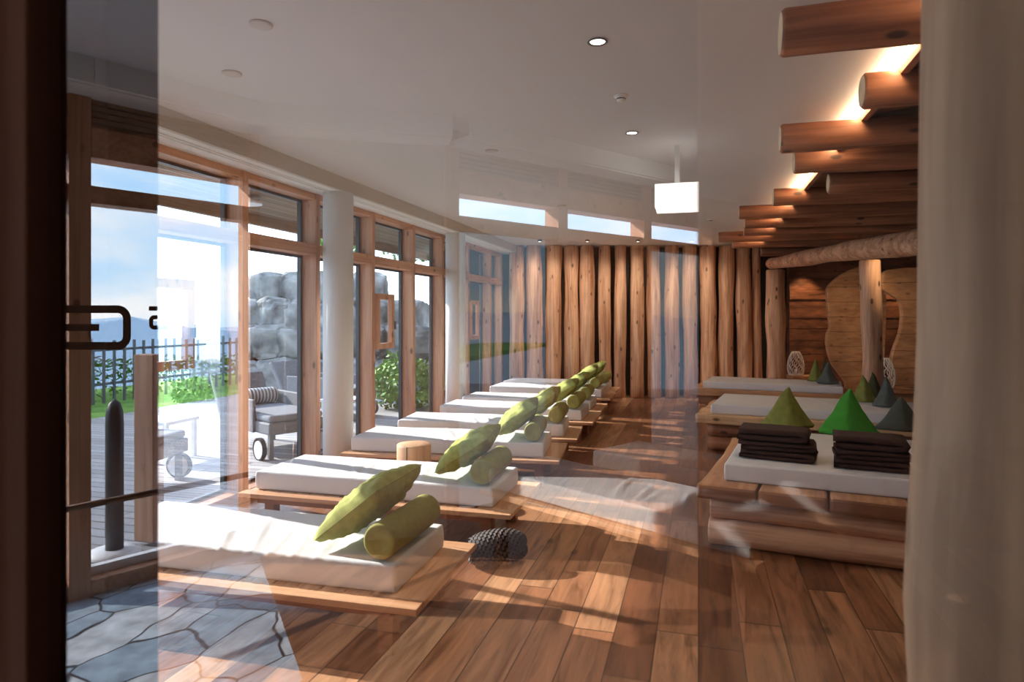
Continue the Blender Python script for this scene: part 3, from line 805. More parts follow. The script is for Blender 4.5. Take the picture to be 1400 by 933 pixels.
# towels
def towel_mb(w, dpt, h, seed):
    """folded towel: serpentine layers seen on the left and right ends; width along x, depth y"""
    mb = MB(); layers = 2; th = h / layers
    path = []
    for l in range(layers):
        z = th * (l + 0.5); xs = [-w / 2 + w * i / 10 for i in range(11)]
        if l % 2: xs = xs[::-1]
        off = 0.010 * math.sin(seed * 2.1 + l * 2)
        for x in xs[1:-1]: path.append((x + off, z))
        if l < layers - 1:
            e = w / 2 + off if l % 2 == 0 else -w / 2 + off
            path.append((e * 0.99, z + th * 0.1)); path.append((e * 1.012, z + th * 0.5)); path.append((e * 0.99, z + th * 0.9))
    n = len(path); ny = 10; k = 0
    T = th * 0.47
    for side in (1, -1):
        for i, (x, z) in enumerate(path):
            a = Vector(path[max(0, i - 1)]); b_ = Vector(path[min(n - 1, i + 1)]); d = (b_ - a).normalized(); nn = Vector((-d.y, d.x)) * T * 0.96 * side
            for j in range(ny + 1):
                y = -dpt / 2 + dpt * j / ny
                q = Vector((x * 9 + seed, y * 9, z * 20))
                e = abs(2 * j / ny - 1) ** 4 * 0.25
                mb.v.append(Vector((x + nn.x + 0.004 * noise.noise(q), y + 0.008 * noise.noise(q + Vector((5, 5, 5))), max(0.001, z + nn.y * (1 - e) + 0.004 * noise.noise(q * 0.7)))))
    m = n * (ny + 1)
    for i in range(n - 1):
        for j in range(ny):
            a = i * (ny + 1) + j
            mb.f.append((a, a + 1, a + ny + 2, a + ny + 1)); mb.f.append((m + a, m + a + ny + 1, m + a + ny + 2, m + a + 1)); mb.mi += [0, 0]
        for j in (0, ny):
            a = i * (ny + 1) + j; mb.f.append((a, a + ny + 1, m + a + ny + 1, m + a)); mb.mi.append(0)
    for i in (0, n - 1):
        for j in range(ny):
            a = i * (ny + 1) + j; mb.f.append((a, a + 1, m + a + 1, m + a)); mb.mi.append(0)
    return mb
pos = ['bottom', 'middle', 'top']
for s_, (bx, by, w, nm) in enumerate(((0.47, 0.50, 0.54, 'left'), (1.07, 0.44, 0.49, 'right'))):
    z = z1 + 0.002
    for k in range(3):
        h = (0.066, 0.062, 0.09)[k]
        o = towel_mb(w * (1, 1.0, 0.93)[k], 0.30, h, s_ * 5 + k).build('towel', 'towel', smooth=True)
        p_ = world_of(bed, bx + (0.0, -0.01, -0.02)[k], by, z); o.location = p_; o.rotation_euler = (0, 0, A + R((-3, 2, -2)[k] + s_ * 2))
        z += h + 0.001
        tag(o, 'folded dark brown towel, %s of the %s stack on the nearest daybed' % (pos[k], nm), 'towel', 'folded brown towels')

# lanterns
def lantern(pos, h, r, label):
    root = empty('lantern', pos, 0, label, 'lantern', 'white cane lanterns')
    mb = MB(); N = 8
    def rad(t_): return r * (0.80 + 0.62 * t_ * (1 - t_) * 1.5 - 0.40 * t_ ** 2)
    for sgn in (1, -1):
        for k in range(N):
            path = []
            for i in range(15):
                t_ = i / 14; a = 2 * PI * k / N + sgn * (0.30 * math.sin(t_ * 2 * PI * 1.5))
                path.append((rad(t_) * math.cos(a), rad(t_) * math.sin(a), h * t_))
            mb.tube(path, 0.0075, 5)
    mb.build('cage', 'cane', root, smooth=True)
    for t_, nm in ((0.012, 'ring'), (0.985, 'ring')):
        rr = rad(t_); MB().tube([(rr * math.cos(2 * PI * i / 24), rr * math.sin(2 * PI * i / 24), h * t_) for i in range(25)], 0.009, 6, caps=False).build(nm, 'cane', root, smooth=True)
    MB().lathe([(0.03, 0.005), (0.03, h * 0.25), (0.001, h * 0.25)], (0, 0, 0), 18).build('candle', 'white_paint', root, smooth=True)
    return root
# wooden bench the lanterns stand on
def ledge(px0, px1, d, zt, label):
    a, b_ = D(px0, d), D(px1, d)
    o = MB().bar(Vector((0, 0, 0)), b_ - a, 0.36, zt - 0.07, zt).bar(Vector((0, 0, 0)), b_ - a, 0.26, 0, zt - 0.07).build('ledge', 'panel', bevel=0.012); o.location = a
    tag(o, label, 'ledge'); return o
ledge(1080, 1127, 12.75, 0.46, 'dark wooden ledge under the left lantern in the alcove')
lantern(D(1088, 12.75, 0.47), 0.45, 0.16, 'white woven cane lantern in the alcove beside the stout log post')
ledge(1200, 1300, 9.95, 0.52, 'wooden ledge under the right lantern by the wavy panels')
lantern(D(1209, 9.95, 0.53), 0.44, 0.15, 'white woven cane lantern between the two wavy panels')

# ------------------------------------------------------------------ foreground: frame of the glass partition
def xon(px, y=GY):
    r = (px - 700) / FPX; d = y / (CA + r * SA); return r * d * CA - d * SA
st_x = xon(218, GY + 0.10)
st = empty('door_frame', (0, 0, 0)); st.name = 'door_1'; struct(st)
MB().box((-0.97, GY + 0.02, 0), (st_x, GY + 0.10, 2.9)).build('stile', 'darkframe', st, bevel=0.003)
xa, xb, xc = xon(36, GY + 0.015), xon(46, GY + 0.015), xon(86, GY + 0.015)
MB().box((-1.0, GY - 0.05, 0), (xa, GY + 0.015, 2.9)).build('jamb', 'darkframe2', st, bevel=0.003)
MB().box((xa, GY - 0.02, 0), (xb, GY + 0.015, 2.9)).build('gasket', 'black', st)
MB().box((xb, GY - 0.03, 0), (xc, GY + 0.015, 2.9)).build('leaf_edge', 'darkframe2', st, bevel=0.003)
def pane(x0, x1, name, mat, y=GY):
    o = MB().box((x0, y - 0.004, 0.0), (x1, y + 0.004, 2.9))
    o.mi = [2 if i != 2 else 0 for i in range(6)]; o.mi = [1, 1, 0, 1, 1, 1]
    ob = o.build(name, [mat, 'back_face']); struct(ob); return ob
pane(xc, xon(954), 'window_20', 'coated_glass')
pane(xon(954) + 0.003, 1.25, 'window_21', 'light_coated_glass')
tr = MB().log((0, 0, 0), (0, 0, 2.9), 0.115, 0.11, seed=300, bow=0.006, wob=0.07, n=32, seg=24).build('tree_trunk_post', ['neartrunk', 'endgrain'], smooth=True)
tr.location = D(1392, 0.86); tag(tr, 'large blurred tree trunk post close to the viewer at the right edge', 'log post')

# ------------------------------------------------------------------ lobby on the camera's side of the glass (seen mirrored in the glass)
MIR = True
K = [Vector((-4.45, 0.75)), Vector((-4.06, 1.62)), Vector((-3.43, 2.95)), Vector((-2.99, 3.92)), Vector((-1.80, 4.58)), Vector((-1.17, 5.51)), Vector((-0.52, 6.46)), Vector((0.10, 7.38)), Vector((1.5, 9.4))]
fl = [(p.x, p.y) for p in K]
struct(MB().prism([(-1.5, GY + 0.01), (-1.68, 2.55), (-2.80, 3.75), (-2.86, 3.98)] + fl[3::-1] + [(-4.45, GY + 0.01)], -0.12, 0.0).build('floor_stone', 'flagstone'))
struct(MB().prism([(5, GY + 0.01), (5, 9.4)] + fl[:3:-1] + [(-2.86, 3.98), (-2.80, 3.75), (-1.68, 2.55), (-1.5, GY + 0.01)], -0.12, 0.0).build('floor_lobby', 'floor_wood'))
struct(MB().prism([(5, GY + 0.01), (5, 9.6)] + fl[::-1] + [(-4.45, GY + 0.01)], CEIL, CEIL + 0.12).build('ceiling_lobby', 'ceiling'))
struct(MB().box((5.0, GY, 0), (5.15, 9.6, CEIL)).build('wall_lobby_right', 'beige_wall'))
struct(MB().box((1.4, 9.4, 0), (5.1, 9.55, CEIL)).build('wall_lobby_back', 'beige_wall'))
def lobby_window(p, q, n, idx, zs=0.09, low=None):
    d = (q - p).normalized()
    w = empty('window_%d' % idx, (0, 0, 0), kind='structure')
    tw = (q - p).length / n
    def bar(mb, a, b_, wd, z0, z1, off=0.0): mb.bar(a, b_, wd, z0, z1, off)
    for k in range(n + 1):
        c = p + d * tw * k
        a = c - d * 0.055; b_ = c + d * 0.055
        m_ = MB(); m_.bar(a, b_, 0.17, 0, SOF, 0.0); m_.build('mullion', 'pine_z', w, bevel=0.004)
    for k in range(n):
        a = p + d * (tw * k + 0.056); b_ = p + d * (tw * (k + 1) - 0.056)
        MB().bar(a, b_, 0.14, 2.25, 2.35).build('transom', 'pine_x', w, bevel=0.004)
        MB().bar(a, b_, 0.16, 0.0, zs).build('sill', 'pine_x', w, bevel=0.004)
        MB().bar(a, b_, 0.17, 2.51, 2.68).build('head', 'pine_x', w)
        s_ = MB()
        for j in range(5): s_.bar(a, b_, 0.10, 2.685 + j * 0.035, 2.71 + j * 0.035)
        s_.build('blind_slats', 'soffitwood', w)
        g = MB(); ga = [(*a, zs), (*b_, zs), (*b_, 2.25), (*a, 2.25)]
        md = low[k] if low else 'g'
        if md == 's': MB().bar(a, b_, 0.10, zs, 2.25).build('sky_blocker_board', 'darkwall', w)  # board added in place of a pane to block the reflected sky
        elif md == 't': MB().add(ga, [(0, 1, 2, 3)]).build('sky_dimming_glass', 'sky_dimming_glass', w)
        else: g.add(ga, [(0, 1, 2, 3)])
        g.add([(*a, 2.35), (*b_, 2.35), (*b_, 2.51), (*a, 2.51)], [(0, 1, 2, 3)])
        g.build('glass', 'window_glass', w)
        f_ = MB(); f_.bar(a, b_, 0.05, zs, zs + 0.05, 0.03); f_.build('sill_frame', 'white_paint', w)
    return w
lobby_window(K[0], K[2], 2, 30)
lobby_window(K[2], K[3], 1, 31)
lobby_window(K[4], K[7], 3, 32, low='tst')
struct(MB().bar(K[3], K[4], 0.12, 0, 3.0).build('wall_lobby_window', 'beige_wall'))
struct(MB().bar(K[7], K[8], 0.12, 0, 3.0).build('wall_lobby_far', 'beige_wall'))
tb = MB()
for i in range(len(K) - 1):
    d = (K[i + 1] - K[i]).normalized(); n_ = Vector((d.y, -d.x))
    tb.bar(K[i] + n_ * 0.30, K[i + 1] + n_ * 0.30, 0.04, SOF, CEIL)
    tb.bar(K[i] + n_ * 0.12, K[i + 1] + n_ * 0.12, 0.34, SOF - 0.01, SOF + 0.03)
struct(tb.build('trim_30', 'soffit'))
# glass door leaf with lettering and long bar handle
dd = (K[3] - K[2]).normalized(); nn = Vector((dd.y, -dd.x)) * 0.32
q0 = K[2] - dd * 0.15 + nn; q1 = K[3] + dd * 0.10 + nn
drt = empty('glass_door', (0, 0, 0)); drt.name = 'door_2'; struct(drt)
def on_plane(px, py):
    r = (px - 700) / FPX; dirx, diry = r * CA - SA, CA + r * SA
    # q0 + s*dd = d*(dirx,diry)
    det = dirx * (-dd.y) + diry * dd.x
    d = (q0.x * (-dd.y) + q0.y * dd.x) / det
    return Vector((dirx * d, diry * d, EYE - (py - HZ) * d / FPX))
def stroke(pts, w):
    mb = MB(); n = len(pts); a = []; b_ = []
    for i in range(n):
        p = Vector(pts[i]); t_ = (Vector(pts[min(n - 1, i + 1)]) - Vector(pts[max(0, i - 1)])).normalized(); m_ = Vector((-t_.y, t_.x)) * w / 2
        a.append(on_plane(*(p + m_))); b_.append(on_plane(*(p - m_)))
    off = Vector((nn.x, nn.y, 0)).normalized() * 0.004
    vs = []
    for k in (0, 1):
        for p in a + b_: vs.append(p + off * k)
    fs = []
    for k in (0, 1):
        for i in range(n - 1): 
            f = (2 * n * k + i, 2 * n * k + i + 1, 2 * n * k + n + i + 1, 2 * n * k + n + i)
            fs.append(f if k else f[::-1])
    mb.add(vs, fs); return mb
def arc(cx, cy, r, a0, a1, n=8): return [(cx + r * math.cos(R(a0 + (a1 - a0) * i / n)), cy + r * math.sin(R(a0 + (a1 - a0) * i / n))) for i in range(n + 1)]
big = [(88, 423)] + arc(162, 436, 13, -90, 0) + arc(162, 460, 13, 0, 90) + [(88, 473)]
stroke(big, 10.5).build('lettering', 'decal', drt)
stroke([(90, 448)] + [(134, 448), (137, 448)], 9.5).build('lettering', 'decal', drt)
stroke([(205, 422), (236, 422)], 6).build('lettering', 'decal', drt)
stroke([(228, 434), (212, 434)] + arc(212, 438, 4, -90, -180, 4) + arc(212, 444, 4, 180, 90, 4) + [(230, 448)], 5.5).build('lettering', 'decal', drt)
gd = MB(); gd.add([(*q0, 0.02), (*q1, 0.02), (*q1, 2.2), (*q0, 2.2)], [(0, 1, 2, 3)]); gd.build('glass', 'clear_glass', drt)
h0 = q0 - dd * 0.35; h1 = q1 - dd * 0.05; hn = Vector((nn.x, nn.y, 0)).normalized() * 0.05
hp = [Vector((*h0, 0.60)) + hn, Vector((*h1, 0.60)) + hn] + [Vector((*(h1 + dd * 0.06 * math.sin(a)), 0.66 - 0.06 * math.cos(a))) + hn for a in (0.4, 0.9, 1.4)] + [Vector((*(h1 + dd * 0.062), 0.76)) + hn]
MB().tube(hp, 0.018, 10).build('bar_handle', 'bronze', drt, smooth=True)
# two loungers seen in the glass
def vbed(x, y, rz, lab1, lab2):
    b = empty('lounger', (x, y, 0), rz, lab1, 'lounger', 'loungers reflected in the glass')
    MB().box((-0.05, -0.05, 0.37), (1.95, 0.65, 0.41)).build('platform', 'platform', b, bevel=0.004)
    for a, c in ((0.05, 0.0), (1.8, 0.0), (0.05, 0.52), (1.8, 0.52)): MB().box((a, c, 0), (a + 0.07, c + 0.07, 0.37)).build('leg', 'apron', b)
    m_ = mattress_mb(1.9, 0.6, 0.13, 81, 1.2)
    cc, ss = math.cos(rz), math.sin(rz)
    for v in m_.v:
        v.x, v.y = x + v.x * cc - v.y * ss, y + v.x * ss + v.y * cc
        v.z += 0.412
    o = weld(m_.build('mattress', ['mattress', 'mattress_side'], smooth=True, loc=(x, y, 0.412)))
    tag(o, lab2, 'mattress', 'mattresses reflected in the glass')
vbed(-1.40, 4.36, R(-30), 'lounger reflected in the glass over the middle of the floor, the nearer one', 'white mattress reflected in the glass, nearer and larger one')
vbed(-0.80, 5.18, R(-30), 'lounger reflected in the glass, the farther one', 'white mattress reflected in the glass, farther and smaller one')
# bright box lamp
lb = empty('box_lamp', (0, 0, 0), 0, 'square glowing ceiling lamp reflected in the glass above the far logs', 'lamp')
c = D(926, 5.4); z0 = EYE + (HZ - 287) * 5.4 / FPX; z1_ = EYE + (HZ - 256) * 5.4 / FPX
vb = MB().box((c.x - 0.17, c.y - 0.17, z0), (c.x + 0.17, c.y + 0.17, z1_)); vb.build('lamp_shade', 'led_soft', None).parent = lb
MB().box((c.x - 0.02, c.y - 0.02, z1_), (c.x + 0.02, c.y + 0.02, CEIL)).build('stem', 'white_paint').parent = lb
lb.location = (0, 0, 0)
# outdoor items beyond the lobby window
c = D(158, 4.42); dp = empty('carved_post', (c.x, c.y, 0), 0, 'dark slender pointed outdoor post on a round white base', 'post')
MB().lathe([(0.155, 0.0), (0.16, 0.01), (0.155, 0.035), (0.05, 0.045), (0.001, 0.046)], (0, 0, 0), 32).build('base', 'white_paint', dp, smooth=True)
MB().lathe([(0.055, 0.045), (0.055, 0.88), (0.052, 0.96), (0.035, 1.02), (0.001, 1.05)], (0, 0, 0), 20).build('post', 'gasket', dp, smooth=True)
c = D(205, 4.72)
o = MB().box((c.x - 0.085, c.y - 0.05, 0), (c.x + 0.085, c.y + 0.05, 1.33)).build('timber_post', 'greywood', loc=(c.x, c.y, 0), bevel=0.006)
tag(o, 'square weathered timber post standing on the deck outside the door', 'post')
MIR = False
# overhang over the lobby facade
oh = MB(); 
KR = [Vector((p.x, 2 * GY - p.y)) for p in K]
outer = [p + Vector((-0.5, -0.1)) for p in KR]
oh.prism([tuple(p) for p in outer] + [tuple(p) for p in KR[::-1]], 2.9, 3.0)
struct(oh.build('trim_31', 'slat_boards'))

# ------------------------------------------------------------------ outdoors
struct(MB().box((-9.3, -14, -0.14), (-3.99, 16, -0.03)).build('ground_deck', 'deck_boards'))
struct(MB().prism([(-3.99, -14), (-3.99, -0.1), (KR[1].x, KR[1].y), (KR[3].x, KR[3].y), (KR[4].x, KR[4].y), (KR[7].x, KR[7].y), (3, -14)][::-1], -0.14, -0.03).build('ground_deck_side', 'deck_boards'))
struct(MB().box((-13.5, -40, -0.3), (-9.3, 30, -0.10)).build('lawn', 'grass'))
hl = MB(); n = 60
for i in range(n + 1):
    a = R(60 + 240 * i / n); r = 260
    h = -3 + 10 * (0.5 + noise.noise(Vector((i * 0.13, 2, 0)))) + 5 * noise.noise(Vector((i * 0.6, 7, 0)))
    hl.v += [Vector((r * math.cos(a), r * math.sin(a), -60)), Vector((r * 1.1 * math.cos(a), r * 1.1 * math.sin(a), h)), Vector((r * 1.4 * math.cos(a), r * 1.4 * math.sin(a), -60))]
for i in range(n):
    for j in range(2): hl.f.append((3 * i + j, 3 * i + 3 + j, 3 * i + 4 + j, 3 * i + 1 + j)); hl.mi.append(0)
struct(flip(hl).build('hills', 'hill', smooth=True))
# fence
def fence(x, y0, y1, label):
    f = empty('picket_fence', (x, y0, -0.1), 0, label, 'fence', None)
    rl = MB()
    for z in (0.35, 1.02): rl.box((-0.03, 0, z), (0.0, y1 - y0, z + 0.05))
    rl.build('rails', 'fence', f)
    n = int((y1 - y0) / 0.24)
    pk = MB(); rnd = random.Random(3)
    for i in range(n):
        y = i * 0.24; h = 1.18 + rnd.uniform(-0.03, 0.05)
        pk.box((0.0, y, 0.0), (0.03, y + 0.05, h))
    o = pk.build('pickets', 'fence', f); o['kind'] = 'stuff'
    return f
fence(-11.2, -22, -1, 'dark picket fence along the lawn in the left reflection')
fence(-11.2, -0.5, 13, 'dark picket fence along the lawn beyond the nearest windows')
def bush(name, c, sx, sy, sz, mat, n, label, seed, leaf=0.07, core=True):
    rnd = random.Random(seed); mb = MB()
    for i in range(n):
        while True:
            p = Vector((rnd.uniform(-1, 1), rnd.uniform(-1, 1), rnd.uniform(-1, 1)))
            if 0.45 < p.length < 1: break
        k = 1 + 0.35 * noise.noise(p * 2 + Vector((seed, 0, 0)))
        p = Vector((p.x * sx * k, p.y * sy * k, sz + p.z * sz * k))
        a = Vector((rnd.uniform(-1, 1), rnd.uniform(-1, 1), rnd.uniform(-1, 1))).normalized(); b_ = a.orthogonal().normalized()
        s_ = leaf * rnd.uniform(0.6, 1.3)
        mb.add([p - a * s_, p + b_ * s_ * 0.45, p + a * s_, p - b_ * s_ * 0.45], [(0, 1, 2, 3)])
    o = mb.build(name, mat); o.location = c
    tag(o, label, 'bush'); return o
places = ['nearest', 'second', 'third', 'fourth', 'fifth', 'sixth']
def hedge(y0, y1, lab, seed):
    rnd = random.Random(seed); mb = MB()
    for i in range(int((y1 - y0) * 260)):
        y = rnd.uniform(0, y1 - y0); hh = 0.75 + 0.5 * noise.noise(Vector((y * 0.7, seed, 0)))
        p = Vector((rnd.uniform(-0.5, 0.5), y, rnd.uniform(0, 1) ** 0.6 * hh))
        a = Vector((rnd.uniform(-1, 1), rnd.uniform(-1, 1), rnd.uniform(-1, 1))).normalized(); b_ = a.orthogonal().normalized(); q = 0.07 * rnd.uniform(0.6, 1.3)
        mb.add([p - a * q, p + b_ * q * 0.45, p + a * q, p - b_ * q * 0.45], [(0, 1, 2, 3)])
    o = mb.build('hedge', 'leaf'); o.location = (-11.95, y0, -0.1); tag(o, lab, 'hedge')
hedge(-22, -1.5, 'low green hedge behind the picket fence in the reflection', 3)
hedge(-1.0, 13, 'low green hedge behind the picket fence beyond the lawn', 4)
bush('flowering_bush', (-13.4, -9.5, -0.2), 0.8, 1.3, 0.9, 'leaf_pink', 1300, 'pinkish flowering bush beyond the fence', 31)
# rock wall : boulders
RW = empty('rock_wall', (-7.3, 12.0, -0.1), 0, 'garden wall of stacked grey boulders beyond the deck', 'rock wall')
def rock(c, s, seed, label):
    import bmesh
    bm = bmesh.new(); bmesh.ops.create_icosphere(bm, subdivisions=4, radius=1.0)
    for v in bm.verts:
        p = v.co.copy()
        k = 1 + 0.30 * noise.noise(p * 1.1 + Vector((seed, 0, 0))) + 0.12 * noise.noise(p * 3 + Vector((0, seed, 0))) + 0.05 * noise.noise(p * 8)
        q = Vector([math.copysign(abs(a) ** 0.5, a) for a in p])
        v.co = Vector((q.x * s[0] * k, q.y * s[1] * k, q.z * s[2] * k))
    me = bpy.data.meshes.new('boulder'); bm.to_mesh(me); bm.free(); me.materials.append(M['rock'])
    for p in me.polygons: p.use_smooth = seed % 2 == 0
    o = bpy.data.objects.new('boulder', me); C.objects.link(o); o.parent = RW; o.location = Vector(c) - RW.location; o.rotation_euler = (0, 0, seed * 1.3)
rows = [(0.35, 9), (1.0, 8), (1.6, 7), (2.2, 5)]
rnd = random.Random(8); kx = 0
lv = ['bottom', 'second', 'third', 'top']
for ri, (z, n) in enumerate(rows):
    for i in range(n):
        t_ = (i + (ri % 2) * 0.5 + 0.4 * (ri > 1)) / 8.5
        x = -9.6 + 4.6 * t_; y = 11.6 + 1.1 * t_ + 0.3 * ri + rnd.uniform(-0.1, 0.1)
        rock((x, y, z), (rnd.uniform(0.34, 0.44), 0.42, rnd.uniform(0.33, 0.40)), kx * 2 + (i % 2), 'grey boulder in the %s row of the garden rock wall, %s from the left' % (lv[ri], ORD[i])); kx += 1
for i, (x, y, z, s_) in enumerate(((-7.6, 12.6, 2.75, 0.6), (-5.9, 13.0, 2.75, 0.7), (-5.0, 10.7, -0.1, 0.7), (-6.7, 10.6, -0.1, 0.35), (-9.4, 10.6, -0.2, 0.4))):
    bush('shrub', (x, y, z), s_, s_ * 0.8, s_ * 0.75, 'leaf', int(1900 * s_) + 300, 'green shrub %s' % ('on top of the rock wall, left one', 'on top of the rock wall, right one', 'in front of the right end of the rock wall', 'low at the middle of the rock wall foot', 'low at the left end of the rock wall')[i], 50 + i, 0.06)

# rattan lounge chair with wheels
def outdoor_chair(x, y, rz, lab, roll, s=1.0):
    r_ = empty('rattan_lounger', (x, y, -0.03), rz, lab, 'outdoor lounger', 'rattan loungers on the deck')
    MB().box((-0.35, -0.75, 0.28), (0.35, 0.55, 0.42)).build('seat', 'rattan', r_, bevel=0.02)
    MB().box((-0.34, -0.73, 0.42), (0.34, 0.55, 0.50)).build('cushion', 'cushion_grey', r_, bevel=0.03)
    bk = MB().box((-0.35, 0, 0), (0.35, 0.07, 0.62)).build('backrest', 'rattan', r_, bevel=0.02); bk.location = (0, 0.55, 0.36); bk.rotation_euler = (R(-32), 0, 0)
    for a, b_ in ((-0.32, -0.7), (0.27, -0.7), (-0.32, 0.45), (0.27, 0.45)):
        MB().box((a, b_, 0), (a + 0.05, b_ + 0.05, 0.28)).build('leg', 'cushion_grey', r_)
    for a in (-0.42, 0.37):
        w_ = MB().lathe([(0.001, -0.02), (0.11, -0.02), (0.11, 0.02), (0.001, 0.02)], (a + 0.02, -0.62, 0.11), 24, 'x').build('wheel', 'white_paint', r_, smooth=False)
        MB().lathe([(0.111, -0.024), (0.128, -0.024), (0.128, 0.024), (0.111, 0.024)], (a + 0.02, -0.62, 0.125), 24, 'x', cap=False).build('tyre', 'black', w_)
    for a in (-0.38, 0.34):
        MB().box((a, -0.4, 0.28), (a + 0.04, 0.5, 0.66)).build('armrest', 'rattan', r_, bevel=0.01)
    if roll:
        o = MB().lathe([(0.001, -0.3), (0.09, -0.3), (0.10, -0.28), (0.10, 0.28), (0.09, 0.3), (0.001, 0.3)], (0, 0, 0), 20, 'x').build('rolled_towel', 'striped', smooth=True)
        c, s_ = math.cos(rz), math.sin(rz)
        o.location = (x - s_ * 0.42, y + c * 0.42, 0.575); o.rotation_euler = (0, 0, rz)
        tag(o, 'striped grey and white rolled towel on the wheeled rattan lounger outside', 'towel')
    return r_
outdoor_chair(-5.15, 7.05, R(62), 'dark wheeled rattan lounger on the deck just beyond the nearer window gap', True)
outdoor_chair(-5.9, 9.6, R(80), 'dark rattan lounger on the deck farther back outside the middle windows', False)
outdoor_chair(-5.6, 5.0, R(100), 'dark rattan lounger on the deck outside the nearest window', False)
def side_table(x, y, lab):
    r_ = empty('side_table', (x, y, -0.03), 0, lab, 'side table')
    MB().box((-0.25, -0.25, 0.42), (0.25, 0.25, 0.46)).build('tabletop', 'white_paint', r_, bevel=0.006)
    for a in (-0.23, 0.19):
        for b_ in (-0.23, 0.19): MB().box((a, b_, 0), (a + 0.04, b_ + 0.04, 0.42)).build('leg', 'white_paint', r_)
side_table(-4.9, 8.45, 'small white side table outside the middle windows')
side_table(-5.9, 6.2, 'small white side table beside the wheeled rattan lounger')

# ------------------------------------------------------------------ light
w = bpy.data.worlds.new('sky'); SC.world = w; w.use_nodes = True; t = w.node_tree; t.nodes.clear()
out = t.nodes.new('ShaderNodeOutputWorld'); bg = t.nodes.new('ShaderNodeBackground'); t.links.new(bg.outputs[0], out.inputs[0])
tc = nd(t, 'ShaderNodeTexCoord'); sp_ = nd(t, 'ShaderNodeSeparateXYZ'); t.links.new(tc.outputs['Generated'], sp_.inputs[0])
base = ramp(t, sp_.outputs[2], [(0.0, (0.62, 0.82, 1.0)), (0.12, (0.46, 0.72, 1.0)), (0.6, (0.32, 0.58, 1.0))])
mp = nd(t, 'ShaderNodeMapping'); mp.inputs['Scale'].default_value = (1.6, 1.6, 5.0); t.links.new(tc.outputs['Generated'], mp.inputs[0])
nz = nd(t, 'ShaderNodeTexNoise', i_Scale=2.2, i_Detail=7.0, i_Roughness=0.55); t.links.new(mp.outputs[0], nz.inputs['Vector'])
cf = ramp(t, nz.outputs[0], [(0.42, (0, 0, 0)), (0.68, (1, 1, 1))])
t.links.new(mixc(t, cf, base, (1.0, 1.0, 1.0)), bg.inputs[0]); bg.inputs[1].default_value = 4.3
sun = bpy.data.lights.new('sun', 'SUN'); sun.energy = 11; sun.angle = R(0.6); sun.color = (1, 0.93, 0.85)
so = bpy.data.objects.new('sun', sun); C.objects.link(so)
EL = R(27); dv = Vector((1, -0.20, 0)).normalized() * math.cos(EL) + Vector((0, 0, -math.sin(EL)))
so.rotation_euler = dv.to_track_quat('-Z', 'Y').to_euler()
def portal(c, rx, rz, sx, sy):
    a = bpy.data.lights.new('portal', 'AREA'); a.shape = 'RECTANGLE'; a.size = sx; a.size_y = sy; a.cycles.is_portal = True
    o = bpy.data.objects.new('portal', a); C.objects.link(o); o.location = c; o.rotation_euler = (rx, 0, rz)
portal((-4.03, 6.7, 1.45), R(90), R(-90), 12.0, 2.8)
for a, b_ in ((KR[0], KR[3]), (KR[4], KR[7])):
    d = b_ - a; n_ = Vector((-d.y, d.x)).normalized()
    if n_.x < 0: n_ = -n_
    m_ = (a + b_) / 2 - n_ * 0.2
    q = Vector((n_.x, n_.y, 0)).to_track_quat('-Z', 'Y').to_euler()
    ar = bpy.data.lights.new('portal', 'AREA'); ar.shape = 'RECTANGLE'; ar.size = d.length; ar.size_y = 2.6; ar.cycles.is_portal = True
    o = bpy.data.objects.new('portal', ar); C.objects.link(o); o.location = (m_.x, m_.y, 1.35); o.rotation_euler = q
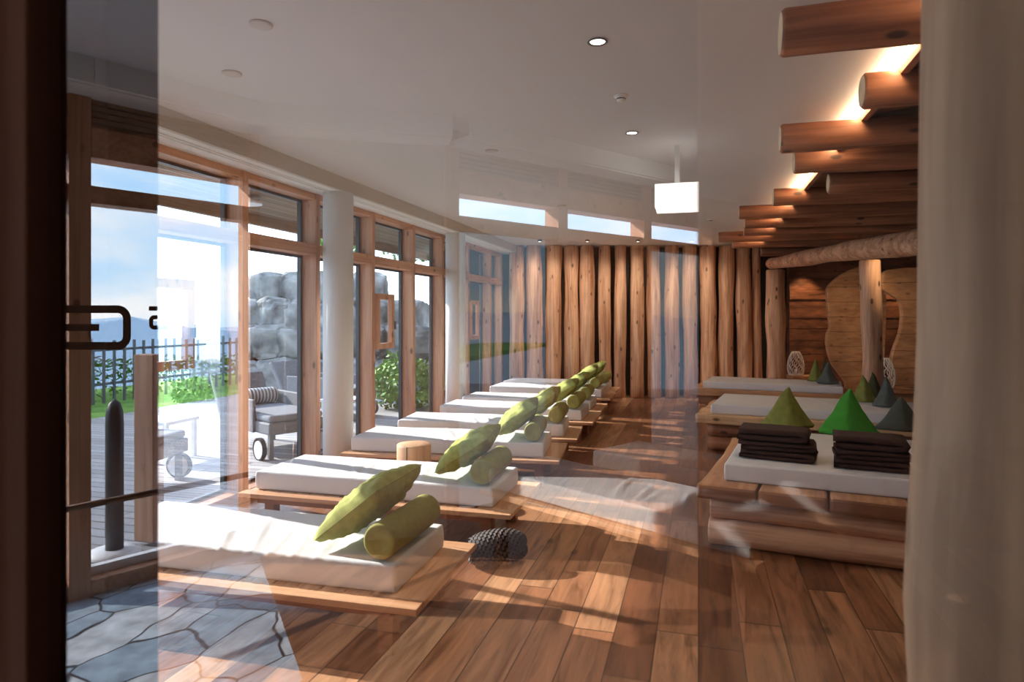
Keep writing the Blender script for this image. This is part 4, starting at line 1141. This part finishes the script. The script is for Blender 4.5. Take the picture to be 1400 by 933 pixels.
for px in (738, 803, 872, 946):
    L = bpy.data.lights.new('log_wall_spot', 'SPOT'); L.energy = 55; L.color = (1, 0.86, 0.72); L.spot_size = R(110); L.spot_blend = 0.8; L.shadow_soft_size = 0.05
    o = bpy.data.objects.new('log_wall_spot', L); C.objects.link(o); a_ = D(px, 12.0, 2.95); o.location = a_
    o.rotation_euler = (D(px, 13.0, 1.3) - a_).to_track_quat('-Z', 'Y').to_euler()
for px, dd, pxa, da in ((1150, 9.6, 1158, 12.0), (1225, 8.3, 1235, 10.4)):  # added fill spots without fixtures, put in to brighten the wavy panels
    L = bpy.data.lights.new('panel_fill_spot', 'SPOT'); L.energy = 60; L.color = (1, 0.72, 0.45); L.spot_size = R(60); L.spot_blend = 0.9; L.shadow_soft_size = 0.03
    o = bpy.data.objects.new('panel_fill_spot', L); C.objects.link(o); a_ = D(px, dd, 2.70); o.location = a_
    o.rotation_euler = (D(pxa, da, 1.2) - a_).to_track_quat('-Z', 'Y').to_euler()
for px, py in ((817, 56), (864, 181)):
    c = D(px, (CEIL - EYE) * FPX / (HZ - py), CEIL - 0.03)
    L = bpy.data.lights.new('downlight_beam', 'SPOT'); L.energy = 25; L.color = (1, 0.85, 0.65); L.spot_size = R(80); L.spot_blend = 0.6; L.shadow_soft_size = 0.03
    o = bpy.data.objects.new('downlight_beam', L); C.objects.link(o); o.location = c

# ------------------------------------------------------------------ camera and render settings
cam = bpy.data.cameras.new('camera'); co = bpy.data.objects.new('camera', cam); C.objects.link(co); SC.camera = co
co.location = (0, 0, EYE); co.rotation_euler = (R(90), 0, YAW)
cam.sensor_width = 36; cam.lens = FPX / 1400 * 36; cam.shift_y = -(466.5 - HZ) / 1400
cam.clip_start = 0.02; cam.clip_end = 1000
cam.dof.use_dof = True; cam.dof.focus_distance = 5.5; cam.dof.aperture_fstop = 4.5
SC.view_settings.view_transform = 'Standard'; SC.view_settings.look = 'None'; SC.view_settings.gamma = 1.0
SC.view_settings.exposure = 0.14
SC.cycles.use_denoising = True
SC.cycles.max_bounces = 10; SC.cycles.diffuse_bounces = 5; SC.cycles.glossy_bounces = 4; SC.cycles.transparent_max_bounces = 16
SC.cycles.sample_clamp_indirect = 8.0
SC.cycles.caustics_reflective = False; SC.cycles.caustics_refractive = False
